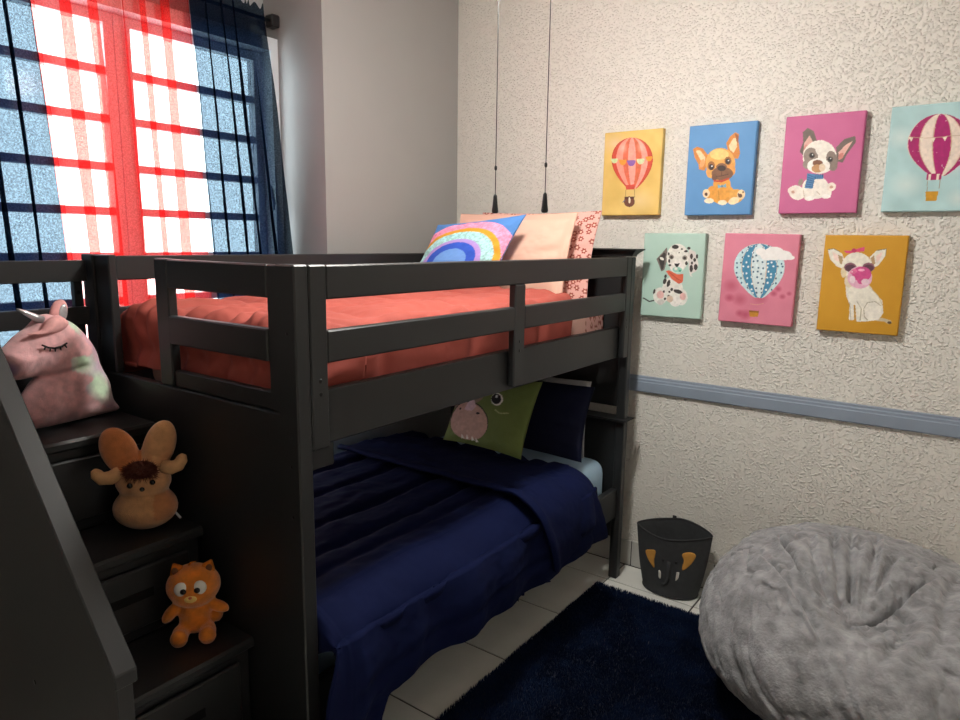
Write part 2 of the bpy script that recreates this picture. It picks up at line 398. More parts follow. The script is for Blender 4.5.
# ---------------------------------------------------------------- textiles
def cloth_normals(P3, flip):
    n = grid_normals(P3); n = -n if flip else n
    for i in range(1, n.shape[0]):                       # collapsed hem rows keep the normal of the row above
        bad = np.linalg.norm(n[i], axis=-1) < .5; n[i][bad] = n[i - 1][bad]
    return n
def sheet(name, P3, material, parent=None, disp=None, thick=0.02, cols=None, flip=False):
    """Grid (nu,nv,3) of world points, displaced along its normals, given real thickness and a closed hem."""
    n = cloth_normals(P3, flip)
    if disp is not None: P3 = P3 + n * disp[..., None]
    n = cloth_normals(P3, flip)
    nu, nv = P3.shape[:2]; Q = P3 - n * thick
    V = np.concatenate([P3.reshape(-1, 3), Q.reshape(-1, 3)]); k = nu * nv
    F = [grid_faces(nu, nv, 0, flip), grid_faces(nu, nv, k, not flip)]
    idx = np.arange(k).reshape(nu, nv)
    for e in (idx[0], idx[:, -1], idx[-1][::-1], idx[:, 0][::-1]):
        f = np.stack([e[:-1], e[1:], e[1:] + k, e[:-1] + k], -1); F.append(f[:, ::-1] if flip else f)
    c2 = None if cols is None else np.concatenate([cols.reshape(-1, 3)] * 2)
    return mesh_obj(name, V, np.concatenate(F), material, parent, True, cols=c2)

def pinch(d, w): return 1 - np.exp(-(d / w) ** 2)

M_CORAL = mat('coral_cotton', L3(168, 78, 67), .85, .05, 6, .18, 240, .0012, sheen=0)
M_NAVY = mat('navy_cotton', L3(9, 18, 54), .85, .08, 5, .18, 240, .0012, spec=.12)
M_NAVYP = mat('navy_pillowcase', L3(15, 20, 48), .75, .08, 5, .15, 240, .001, spec=.25)
M_LBLUE = mat('pale_blue_sheet', L3(160, 190, 212), .75, .04, 6, .25, 30, .004)
M_PRINT = mat('printed_cotton', (1, 1, 1), .8, .03, 10, .15, 200, .001, attr='Col')
M_PLUSH = mat('plush_pile', (1, 1, 1), .95, .10, 60, .6, 420, .004, sheen=.5, attr='Col')
M_CANVAS = mat('canvas_print', (1, 1, 1), .6, .02, 300, .12, 700, .0006, attr='Col')
M_PINKC = mat('blush_cotton', L3(226, 180, 160), .75, .03, 6, .15, 220, .001)

def floral(x, y, s=.052, seed=3):
    """Small brown flowers scattered on blush; x, y in metres. Returns sRGB colours."""
    C = np.empty(x.shape + (3,)); C[:] = (222, 170, 160)
    gx = np.floor(x / s); gy = np.floor(y / s); best = np.full(x.shape, 9.); ang = np.zeros(x.shape)
    r = np.random.default_rng(seed); J = r.random((64, 64, 2)) * .5 + .25
    for dx in (-1, 0, 1):
        for dy in (-1, 0, 1):
            a = (gx + dx).astype(int); b = (gy + dy).astype(int); j = J[a % 64, b % 64]
            px = (a + j[..., 0] + .5 * (b % 2) - .25) * s; py = (b + j[..., 1]) * s
            d = np.hypot(x - px, y - py); t = np.arctan2(y - py, x - px); k = d < best; best = np.where(k, d, best); ang = np.where(k, t, ang)
    pet = best < 0.0128 * (1 + .22 * np.cos(6 * ang)); C[pet] = (150, 62, 52); C[best < .0050] = (240, 200, 180)
    return C

# mattresses
def rounded_box(name, x, y, z, r, material, parent=None, n=6, colfn=None, res=None):
    bm = bmesh.new(); addbox(bm, x, y, z)
    bmesh.ops.bevel(bm, geom=bm.edges[:], offset=r, segments=n, profile=.5, affect='EDGES')
    return bm_obj(name, bm, material, parent, True)
um = tag(empty('mattress', (.66, -1.17, 1.19)), 'upper bunk mattress in a blush sheet with brown flowers', 'mattress')
# printed sheet drawn as a fine grid draped over the mattress core
rounded_box('mattress_core', (.240, 1.072), (-2.06, -.215), (1.1905, 1.412), .05, M_PINKC, um)
nu, nv = 110, 90
u = np.linspace(0, 1, nu)[:, None] * np.ones((1, nv)); v = np.ones((nu, 1)) * np.linspace(0, 1, nv)[None]
arc = u * (.80 + .09 + .17); X = np.where(arc < .80, .245 + arc, 1.045 + .042 * np.sin(np.clip((arc - .80) / .09, 0, 1) * math.pi / 2))
Z = np.where(arc < .80, 1.421, np.where(arc < .89, 1.421 - .057 * (1 - np.cos((arc - .80) / .09 * math.pi / 2)), 1.364 - (arc - .89)))
Y = -.86 + v * (.86 - .212)
Pm = np.stack([X, Y, Z], -1); dz = (fbm(X * 9, Y * 9, 3) - .5) * .006
C = np.empty(X.shape + (3,)); C[:] = (226, 178, 164)
fl = floral(arc, Y, .046, 5); k = Y > -.40; C[k] = fl[k]
sheet('fitted_sheet', Pm, M_PRINT, um, dz, .003, lin(C))
lm = rounded_box('mattress', (.200, 1.150), (-2.05, -.215), (.361, .640), .07, M_LBLUE)
tag(lm, 'lower bunk mattress in a pale blue fitted sheet', 'mattress')

# coral comforter on the upper bunk
nu, nv = 200, 300
u = np.linspace(-1, 1, nu)[:, None] * np.ones((1, nv)); v = np.ones((nu, 1)) * np.linspace(0, 1, nv)[None]
au = u * .74                                            # arc across the bed
hx = .462
xo = np.sign(au) * np.minimum(np.abs(au), hx - .05) ; ex = np.clip(np.abs(au) - (hx - .05), 0, None)
xo = xo + np.sign(au) * .055 * np.sin(np.clip(ex / .09, 0, 1) * math.pi / 2)
du = np.where(ex < .09, .055 * (1 - np.cos(np.clip(ex / .09, 0, 1) * math.pi / 2)), .055 + (ex - .09))
du = np.minimum(du, .235)
av = v * 1.74                                           # arc from the foot drop towards the head
ev = np.clip(.30 - av, 0, None)
yo = np.where(av > .30, -2.07 + (av - .30), -2.07 - .055 * np.sin(np.clip(ev / .09, 0, 1) * math.pi / 2))
dv = np.where(ev < .09, .06 * (1 - np.cos(np.clip(ev / .09, 0, 1) * math.pi / 2)), .06 + (ev - .09)); dv = np.minimum(dv, .20)
drop = (du ** 3 + dv ** 3) ** (1 / 3)
X = .66 + xo; Y = yo - .12 * np.clip(drop - .04, 0, 1) * (av > .5); Z = 1.484 - np.minimum(drop, .25)
top = 1 - sstep(.02, .09, drop)
gd = np.minimum(np.abs(np.mod(av + .1, .46) - .23), 1)   # cross stitches
ld = np.minimum(np.abs(np.abs(au) - .40), np.abs(np.abs(au) - .13))
q = .018 * pinch(gd, .035) * pinch(ld, .035)
wr = np.sin((au * 3 + 1.1 * fbm(au * 4, av * 4, 9)) * 26) * .0045 * sstep(.75, .15, av) + (fbm(au * 7, av * 7, 11) - .5) * .022 + (fbm(au * 22, av * 9, 12) - .5) * .012
gather = np.sin(au * 62 + 6 * fbm(au * 5, av * 3, 4)) * .010 * np.exp(-((av - .28) / .20) ** 2) * (.6 + .8 * fbm(au * 6, av * 6, 44))
edge = .012 * sstep(1.60, 1.70, av)
cc = sheet('coral_comforter', np.stack([X, Y, Z], -1), M_CORAL, None, q + wr * (.35 + .65 * top) + gather + edge - .01, .012)
tag(cc, 'coral red quilted comforter covering the upper bunk mattress', 'comforter')

# navy comforter on the lower bunk, with its head end turned back
nc = tag(empty('navy_comforter', (.7, -1.3, .36)), 'navy blue quilted comforter draped over the lower bunk', 'comforter')
nu, nv = 260, 320
aw = np.ones((nu, 1)) * (np.linspace(0, 1, nv)[None] * 1.66 - .14); av = np.clip(aw, 0, None); af = np.clip(-aw, 0, None)   # 0 at the foot edge
Y = -2.126 + av - .012 * np.sin(np.clip(af / .05, 0, 1) * math.pi / 2)
hem = .315 + .02 * np.sin(av * 5) - .235 * sstep(.20, .10, av) - .02 * sstep(.6, .2, av)
ulen = 1.0 + (0.690 - hem)                                           # arc length per row
au = np.minimum(np.linspace(0, 1.62, nu)[:, None] * np.ones((1, nv)), ulen)
flat = .955
ex = np.clip(au - flat, 0, None); R = .10; qd = ex / R
bulge = .040 * np.sin(np.clip((ex - .05) / .38, 0, 1) * math.pi) + .030 * sstep(.1, .5, ex)
X = np.where(ex <= 0, .185 + au, .185 + flat + (R * .95 + .012) * np.sin(np.clip(qd, 0, math.pi / 2)) + bulge)
Z = np.where(qd < math.pi / 2, .690 - R * (1 - np.cos(np.clip(qd, 0, math.pi / 2))), .735 - R - (ex - R * math.pi / 2))
Z = np.maximum(Z, hem - .02); wf = sstep(0, .15, ex); X = X + .10 * af * wf; Y = Y - .30 * af * sstep(.12, .30, ex) * (1 + 1.7 * ex); Z = Z - af * (1 - wf)
chan = [.12, .33, .56, .735, .955 + .33]
ld = np.min([np.abs(au - c + .012 * (fbm(av * 6 + c, av * 0, 21) - .5)) for c in chan], axis=0)
cross = np.minimum(np.abs(av - .13) + 0 * au, 9)
q = (.017 - .005 * (ex > 0)) * pinch(ld, .024) * (.5 + .5 * pinch(np.abs(au - .845) + 9 * (ex > 0), .02))
puck = np.exp(-(ld / .06) ** 2) * np.sin(av * 55 + 9 * fbm(au * 8, av * 6, 31)) * .0016
wr = (fbm(au * 5, av * 5, 33) - .5) * .026 + (fbm(au * 16, av * 7, 34) - .5) * .012
fold = sstep(.0, .3, ex) * (.015 * np.sin(av * 9 + 1.5 + 1.2 * fbm(av * 3, av * 0, 8)) + .010 * np.sin(av * 23 + 2 * fbm(av * 5, ex * 4, 8)))
lobe = sstep(.24, .08, av) * sstep(.2, .5, ex) * .006 * np.sin(av * 45)
sheet('comforter_quilt', np.stack([X, Y, Z], -1), M_NAVY, nc, (q + puck + wr + fold + lobe - .004) * sstep(-.01, .06, aw) + .004 * (aw < .02), .010)
# turned-back band
nu, nv = 220, 90
vv = np.ones((nu, 1)) * np.linspace(0, 1, nv)[None]; au = np.linspace(0, 1, nu)[:, None] * (1.0 + .385) * np.ones((1, nv))
flat = .985; R = .11
ex = np.clip(au - flat, 0, None); qd = ex / R
bulge = .035 * np.sin(np.clip((ex - .05) / .38, 0, 1) * math.pi) + .030 * sstep(.1, .5, ex)
X = np.where(ex <= 0, .19 + au, .19 + flat + R * .9 * np.sin(np.clip(qd, 0, math.pi / 2)) + bulge)
Z = np.where(qd < math.pi / 2, .737 - R * (1 - np.cos(np.clip(qd, 0, math.pi / 2))), .737 - R - (ex - R * math.pi / 2))
slant = np.clip(.737 - Z, 0, 1)
y0 = -1.150 + .48 * slant ** 1.2; y1 = -.690 + .48 * slant
Y = y0 + (y1 - y0) * vv
Z = Z - .025 * sstep(.35, 1, vv) - .05 * sstep(.9, 1, vv) * (ex <= 0)
roll = .014 * np.exp(-((vv - .05) / .06) ** 2)
wr = (fbm(au * 5, vv * 3, 43) - .5) * .022 + (fbm(au * 14, vv * 8, 44) - .5) * .008
sheet('turned_back_band', np.stack([X, Y, Z], -1), M_NAVY, nc, roll + wr - .002, .014)

# ---------------------------------------------------------------- pillows
def frame_from(c, xd, yd):
    x = Vector(xd).normalized(); y = Vector(yd); y = (y - x * y.dot(x)).normalized(); z = x.cross(y)
    return Vector(c), x, y, z
def cushion(name, w, h, t, place, material, colfn=None, n=60, seed=1, pinchc=.07, wrinkle=.010, flange=0.0, sag=0.0, backcol=(200, 190, 185), p=.55, parent=None, ortho=True):
    """A stuffed cushion: two bulged faces meeting in a seam; place = (centre, width dir, height dir)."""
    c, x, y, z = frame_from(*place)
    if not ortho: y = Vector(place[2]).normalized(); z = x.cross(y).normalized()
    s = np.linspace(-1, 1, n); S, T = np.meshgrid(s, s, indexing='ij')
    fw = flange / w * 2; fh = flange / h * 2
    Sx = np.clip(np.abs(S) / (1 - fw), 0, 1); Tx = np.clip(np.abs(T) / (1 - fh), 0, 1)
    prof = (np.clip(1 - Sx ** 2.2, 0, 1) * np.clip(1 - Tx ** 2.2, 0, 1)) ** p
    a = w / 2 * S * (1 - pinchc * (1 - T ** 2) * np.abs(S) ** 2); b = h / 2 * T * (1 - pinchc * (1 - S ** 2) * np.abs(T) ** 2)
    b = b - sag * (1 - S ** 2) * (T > 0) * T ** 2
    wn = (fbm(S * 3 + 5, T * 3 + 5, seed) - .5) * wrinkle * 2 + (fbm(S * 8 + 5, T * 5 + 5, seed + 3) - .5) * wrinkle
    rad = np.sin(np.arctan2(T, S) * 14 + 5 * fbm(S * 2 + 4, T * 2 + 4, seed + 7)) * wrinkle * .5 * sstep(.5, .95, np.maximum(Sx, Tx))
    base = np.array(c); ax = np.array(x); ay = np.array(y); az = np.array(z)
    zf = t / 2 * prof + (wn + rad) * np.minimum(prof * 2, 1) + .0025; zb = -t / 2 * prof * .9 + wn * .5 * np.minimum(prof * 2, 1) - .0025
    def W_(zz): return base + a[..., None] * ax + b[..., None] * ay + zz[..., None] * az
    V = np.concatenate([W_(zf).reshape(-1, 3), W_(zb).reshape(-1, 3)]); k = n * n
    F = [grid_faces(n, n, 0), grid_faces(n, n, k, True)]; idx = np.arange(k).reshape(n, n)
    for e in (idx[0], idx[:, -1], idx[-1][::-1], idx[:, 0][::-1]): F.append(np.stack([e[:-1], e[:-1] + k, e[1:] + k, e[1:]], -1))
    cols = None
    if colfn is not None:
        Cf = colfn((S + 1) / 2, (T + 1) / 2); Cb = np.empty(Cf.shape); Cb[:] = backcol
        cols = lin(np.concatenate([Cf.reshape(-1, 3), Cb.reshape(-1, 3)]))
    return mesh_obj(name, V, np.concatenate(F), material, parent, True, cols=cols)

# upper bunk: floral pillow at the headboard, blush pillow, rainbow cushion
pf = cushion('floral_pillow', .69, .44, .10, ((.750, -.352, 1.647), (1, .0, .0), (.0, .12, .43)), M_PRINT,
             lambda u, v: floral(u * .68, v * .46, .040, 8), 190, 4, .05, .006, backcol=(232, 178, 168))
tag(pf, 'blush pillow printed with small brown flowers against the upper headboard', 'pillow')
pk = cushion('blush_pillow', .68, .43, .115, ((.700, -.487, 1.642), (1, 0, .0), (.0, .13, .42)), M_PINKC, None, 90, 9, .04, .007, flange=.035, p=.5)
tag(pk, 'plain blush pink pillow with a flat border leaning behind the rainbow cushion', 'pillow')
def rainbow(u, v):
    x = (u - .45) * .63; y = (v - .27) * .62; r = np.hypot(x, y)
    C = np.empty(u.shape + (3,)); C[:] = (78, 132, 200)
    n = fbm(u * 70, v * 50, 3, 2)
    for R, c in ((.425, (240, 150, 185)), (.345, (226, 160, 44)), (.305, (168, 222, 222)), (.225, (182, 152, 222)), (.19, (48, 92, 205)), (.125, (112, 166, 236))):
        C[r < R] = c
    fuzz = ((r < .425) & (r > .345)) | ((r < .305) & (r > .225)); C[fuzz] *= (.80 + .4 * n[fuzz])[:, None]
    C[(v < .24) & (r < .5)] = (238, 238, 236)
    return np.clip(C, 0, 255)
rc = cushion('rainbow_cushion', .52, .325, .10, ((.562, -.655, 1.664), (1, 0, .09), (.12, .14, .36)), M_PRINT, rainbow, 130, 6, .06, .005, backcol=(78, 132, 200), ortho=False)
tag(rc, 'rainbow cushion with pink, mustard, mint, lilac and blue arcs', 'cushion')
# lower bunk
wp = cushion('white_pillow', .60, .385, .06, ((.775, -.312, .846), (1, 0, 0), (0, .05, .40)), mat('white_pillowcase', L3(205, 205, 208), .75, .03, 6), None, 50, 3, .04, .004)
tag(wp, 'white pillow at the lower headboard, its edge showing above the navy pillow', 'pillow')
np_ = cushion('navy_pillow', .70, .36, .12, ((.800, -.452, .865), (1, 0, 0), (0, .12, .38)), M_NAVYP, None, 70, 12, .05, .007)
tag(np_, 'plain dark navy pillow behind the green dinosaur cushion', 'pillow')

# --- flat print painter: shapes given in sketch coordinates of a quad, sampled per vertex
class Paint:
    def __init__(s, U, Vv, quad, bgc, mott=6, seed=1):
        src = np.array([[0, 1], [1, 1], [1, 0], [0, 0]], float); dst = np.array(quad, float); A = []; B = []
        for (x, y), (X, Y) in zip(src, dst):
            A += [[x, y, 1, 0, 0, 0, -X * x, -X * y], [0, 0, 0, x, y, 1, -Y * x, -Y * y]]; B += [X, Y]
        h = np.linalg.solve(np.array(A), np.array(B)); w = h[6] * U + h[7] * Vv + 1
        s.x = (h[0] * U + h[1] * Vv + h[2]) / w; s.y = (h[3] * U + h[4] * Vv + h[5]) / w
        s.C = np.empty(U.shape + (3,)); s.C[:] = bgc
        s.n = fbm(s.x / 16, s.y / 16, seed, 3); s.C += ((fbm(s.x / 130, s.y / 130, seed + 5, 3) - .5) * mott * 4)[..., None]
    def put(s, m, c, tex=.16): s.C[m] = np.array(c, float) * (1 - tex / 2 + tex * s.n[m])[:, None]
    def blend(s, m, c): s.C = s.C * (1 - m[..., None]) + np.array(c, float) * m[..., None]
    def el(s, cx, cy, rx, ry, c, rot=0, tex=.16, soft=0):
        a = math.radians(rot); dx = s.x - cx; dy = s.y - cy; p = dx * math.cos(a) + dy * math.sin(a); q = -dx * math.sin(a) + dy * math.cos(a)
        d = np.hypot(p / rx, q / ry)
        if soft: s.blend(np.clip((1 - d) / soft, 0, 1), c)
        else: s.put(d < 1, c, tex)
    def po(s, pts, c, tex=.16):
        pts = np.array(pts, float); ins = np.zeros(s.x.shape, bool); n = len(pts); j = n - 1
        for i in range(n):
            xi, yi = pts[i]; xj, yj = pts[j]
            with np.errstate(divide='ignore', invalid='ignore'):
                k = ((yi > s.y) != (yj > s.y)) & (s.x < (xj - xi) * (s.y - yi) / (yj - yi + 1e-12) + xi)
            ins ^= k; j = i
        s.put(ins, c, tex)
    def li(s, pts, w, c):
        for (x0, y0), (x1, y1) in zip(pts, pts[1:]):
            t = np.clip(((s.x - x0) * (x1 - x0) + (s.y - y0) * (y1 - y0)) / ((x1 - x0) ** 2 + (y1 - y0) ** 2), 0, 1)
            s.put(np.hypot(s.x - x0 - t * (x1 - x0), s.y - y0 - t * (y1 - y0)) < w / 2, c)
    def balloon(s, cx, yt, ym, yb, R, nw, gores, cols, tilt=0):
        y = s.y; X = s.x - cx - tilt * (y - ym)
        hw = np.where(y < ym, R * np.sqrt(np.clip(1 - ((ym - y) / (ym - yt)) ** 2, 0, 1)), nw + (R - nw) * np.clip(np.cos(np.clip((y - ym) / (yb - ym), 0, 1) * math.pi / 2), 0, 1) ** .85)
        m = (y > yt) & (y < yb) & (np.abs(X) < hw); t = np.where(hw > 1, X / np.maximum(hw, 1), 9)
        for (a, b), c in zip(zip(gores, gores[1:]), cols): s.put(m & (t >= a) & (t < b), c)
        return m, t

def dino(u, v):
    p = Paint(u, v, [(210, 10), (755, 120), (590, 600), (45, 490)], (112, 128, 66), 4, 4)
    p.el(250, 215, 150, 75, (150, 128, 112), -8); p.el(265, 375, 155, 128, (40, 40, 34), 8); p.el(265, 380, 150, 124, (206, 168, 152), 8)
    p.po([(245, 300), (315, 215), (340, 290), (310, 315), (270, 312)], (226, 196, 202)); p.el(207, 295, 9, 9, (30, 28, 25)); p.el(350, 332, 14, 8, (30, 28, 25))
    p.el(482, 240, 40, 42, (242, 240, 232)); p.el(477, 238, 33, 34, (16, 16, 18)); p.el(480, 222, 9, 10, (245, 245, 245))
    p.po([(535, 95), (625, 105), (590, 150), (555, 145)], (226, 206, 202)); p.li([(470, 310), (500, 332), (560, 330)], 7, (176, 182, 130))
    for q in ((210, 478), (248, 484), (288, 494), (312, 504)): p.po([(q[0] - 12, q[1] + 14), (q[0], q[1] - 16), (q[0] + 12, q[1] + 14)], (240, 236, 226))
    return np.clip(p.C, 0, 255)
dc = cushion('dinosaur_cushion', .46, .365, .11, ((.765, -.700, .914), (1, -.03, -.01), (.05, .17, .36)), M_PRINT, dino, 120, 15, .06, .006, backcol=(110, 125, 60))
tag(dc, 'green dinosaur face cushion with a pink muzzle on the navy bed', 'cushion')

# ---------------------------------------------------------------- curtains
def sheer(name, tint, albedo, opac, spk=.13):
    m = bpy.data.materials.new(name); m.use_nodes = True; nt = m.node_tree; N = nt.nodes; Lk = nt.links; N.remove(N['Principled BSDF'])
    t = N.new('ShaderNodeBsdfTransparent'); t.inputs[0].default_value = (*tint, 1)
    d = N.new('ShaderNodeBsdfDiffuse'); d.inputs[0].default_value = (*albedo, 1)
    l = N.new('ShaderNodeBsdfTranslucent'); l.inputs[0].default_value = (*albedo, 1)
    a = N.new('ShaderNodeMixShader'); a.inputs[0].default_value = .5; Lk.new(d.outputs[0], a.inputs[1]); Lk.new(l.outputs[0], a.inputs[2])
    tc = N.new('ShaderNodeTexCoord'); n = N.new('ShaderNodeTexNoise'); n.inputs['Scale'].default_value = 170; n.inputs['Detail'].default_value = 2
    Lk.new(tc.outputs['Object'], n.inputs['Vector'])
    r = N.new('ShaderNodeMapRange'); r.inputs[1].default_value = .35; r.inputs[2].default_value = .65; r.inputs[3].default_value = opac - spk; r.inputs[4].default_value = opac + spk
    Lk.new(n.outputs['Fac'], r.inputs[0]); b = N.new('ShaderNodeMixShader'); Lk.new(r.outputs[0], b.inputs[0])
    Lk.new(t.outputs[0], b.inputs[1]); Lk.new(a.outputs[0], b.inputs[2]); Lk.new(b.outputs[0], N['Material Output'].inputs[0])
    return m
M_SRED = sheer('red_sheer_voile', (1.0, .60, .56), (.80, .045, .055), .26)
M_SNAVY = sheer('navy_sheer_voile', (.105, .135, .155), (.007, .016, .045), .42, .20)
RX, RZ = -.315, 2.735
def curtain(name, yt, yb, nf, seed, material, label, amp=.020, push=0.0, k=2.3):
    nu, nv = 60 * nf, 110
    s = np.linspace(0, 1, nu)[:, None] * np.ones((1, nv)); z = np.ones((nu, 1)) * np.linspace(2.775, .95, nv)[None]
    t = (2.775 - z) / (2.775 - 1.65); te = np.clip(t, 0, 1.3)
    ya = yt[0] + (yb[0] - yt[0]) * te; yb_ = yt[1] + (yb[1] - yt[1]) * te
    env = np.clip(s * (1 - s) * 9, 0, 1)
    ph = s * nf * 2 * math.pi + 5.0 * (fbm(s * nf * .6 + 3, t * .4 + 2, seed) - .5) * env
    A = amp * (.30 + .70 * sstep(0, .5, t)) * (.45 + 1.1 * fbm(s * nf * .7 + 9, t * .3, seed + 2))
    X = RX + .030 + A * np.cos(ph) + push * te * .5 + (fbm(s * 4, t * 3, seed + 5) - .5) * .010
    lap = k * np.abs(yb_ - ya) / (2 * math.pi * nf) * (.25 + 1.5 * fbm(s * nf * .8 + 4, t * .25, seed + 9))
    Y = ya + (yb_ - ya) * s + lap * np.sin(ph) * env
    hdr = sstep(2.74, 2.775, z); Z = z + .012 * hdr * np.sin(s * nf * 6.3 * 2.3 + 1)
    o = mesh_obj(name, np.stack([X, Y, Z], -1).reshape(-1, 3), grid_faces(nu, nv), material, None, True); tag(o, label, 'curtain', 'sheer curtain panels'); return o
curtain('sheer_curtain', (-1.120, -1.500), (-1.030, -1.475), 5, 3, M_SNAVY, 'navy sheer curtain panel beside the grey wall', .020, .06, 1.7)
curtain('sheer_curtain', (-1.503, -1.790), (-1.478, -1.765), 3, 13, M_SRED, 'red sheer curtain panel next to the right navy panel', .018)
curtain('sheer_curtain', (-1.793, -2.120), (-1.768, -2.060), 3, 23, M_SRED, 'red sheer curtain panel nearer the left navy panel', .018)
curtain('sheer_curtain', (-2.128, -2.555), (-2.075, -2.520), 5, 33, M_SNAVY, 'navy sheer curtain panel at the left edge of the photo', .020, 0, 1.7)
rod = tag(empty('curtain_rod', (RX, -1.8, RZ)), 'black curtain rod with a square end bracket above the window', 'curtain rod')
tube('rod', [(RX, -2.595, RZ), (RX, -1.04, RZ)], .009, M_BLACK, rod, 12)
box('end_bracket', (RX - .035, RX + .020), (-1.060, -1.0125), (RZ - .028, RZ + .030), M_BLACK, rod, .006)
box('end_bracket', (RX - .028, RX + .028), (-2.5995, -2.570), (RZ - .030, RZ + .030), M_BLACK, rod, .006)

# ---------------------------------------------------------------- printed canvases on the stucco wall
def canvas(x0, z1, quad, bgc, paint, label, edge=None, w=.302, h=.404, dep=.034, mott=6, seed=1, tilt=0.0):
    nx, ny = 150, 200; y = -.004 - dep
    U, Vv = np.meshgrid(np.linspace(0, 1, nx), np.linspace(0, 1, ny), indexing='ij')
    p = Paint(U, Vv, quad, bgc, mott, seed); paint(p); C = np.clip(p.C, 0, 255)
    rnd = .003 * (np.clip((np.abs(U - .5) - .485) / .015, 0, 1) ** 2 + np.clip((np.abs(Vv - .5) - .488) / .012, 0, 1) ** 2)
    X = x0 + w * U; Z = z1 - h + h * Vv; Yg = y + rnd
    V = [np.stack([X, Yg, Z], -1).reshape(-1, 3)]; F = [grid_faces(nx, ny)]; cols = [C.reshape(-1, 3)]
    idx = np.arange(nx * ny).reshape(nx, ny); ring = np.concatenate([idx[:-1, 0], idx[-1, :-1], idx[::-1][:-1, -1], idx[0, ::-1][:-1]])
    k = nx * ny; B = V[0][ring].copy(); B[:, 1] = -.004; V.append(B); cols.append(C.reshape(-1, 3)[ring] * .93); n = len(ring); j = np.arange(n)
    F.append(np.stack([ring, k + j, k + (j + 1) % n, ring[(j + 1) % n]], -1))
    Fl = [tuple(f) for f in np.concatenate(F)] + [tuple(range(k, k + n))]
    V = np.concatenate(V)
    if tilt:
        cx, cz = x0 + w / 2, z1 - h / 2; ca, sa = math.cos(tilt), math.sin(tilt); dx, dz = V[:, 0] - cx, V[:, 2] - cz
        V[:, 0] = cx + dx * ca - dz * sa; V[:, 2] = cz + dx * sa + dz * ca
    o = mesh_obj('canvas_picture', V, Fl, M_CANVAS, None, False, cols=lin(np.concatenate(cols)))
    return tag(o, label, 'picture', 'square-edged canvas pictures on the stucco wall')

def c_yellow(p):
    p.el(150, 150, 120, 90, (228, 196, 150), soft=1); p.el(330, 560, 160, 110, (228, 200, 140), soft=1)
    g = (-1, -.78, -.45, -.20, .18, .46, .76, 1)
    m, t = p.balloon(280, 105, 262, 470, 160, 34, g, ((206, 72, 52), (236, 150, 132), (218, 104, 74), (238, 160, 146), (216, 104, 70), (238, 158, 142), (208, 76, 52)))
    p.put(m & (np.abs(t) > .95), (190, 60, 40)); p.el(210, 180, 40, 50, (245, 190, 175), soft=1.2); p.el(350, 175, 40, 50, (245, 190, 175), soft=1.2)
    for x, y, r, c in ((142, 268, 26, (200, 214, 160)), (206, 276, 30, (232, 150, 50)), (273, 280, 33, (140, 96, 170)), (345, 270, 31, (206, 216, 170)), (410, 254, 26, (234, 152, 48))):
        p.put((np.hypot(p.x - x, (p.y - y + 12) * .75) < r) & (p.y > y - 12), c)
    p.po([(228, 446), (300, 442), (296, 478), (232, 480)], (206, 74, 60)); p.li([(231, 480), (229, 535)], 3, (120, 80, 50)); p.li([(297, 478), (298, 535)], 3, (120, 80, 50))
    p.el(257, 566, 42, 38, (112, 66, 50)); p.po([(218, 530), (297, 528), (292, 548), (222, 550)], (86, 50, 40)); p.el(258, 556, 8, 22, (236, 220, 190)); p.li([(205, 570), (222, 556)], 6, (110, 110, 140))
canvas(.966, 2.251, [(68, 72), (520, 37), (480, 662), (40, 665)], (222, 186, 104), c_yellow, 'yellow canvas with a red striped hot air balloon', mott=9, seed=3)

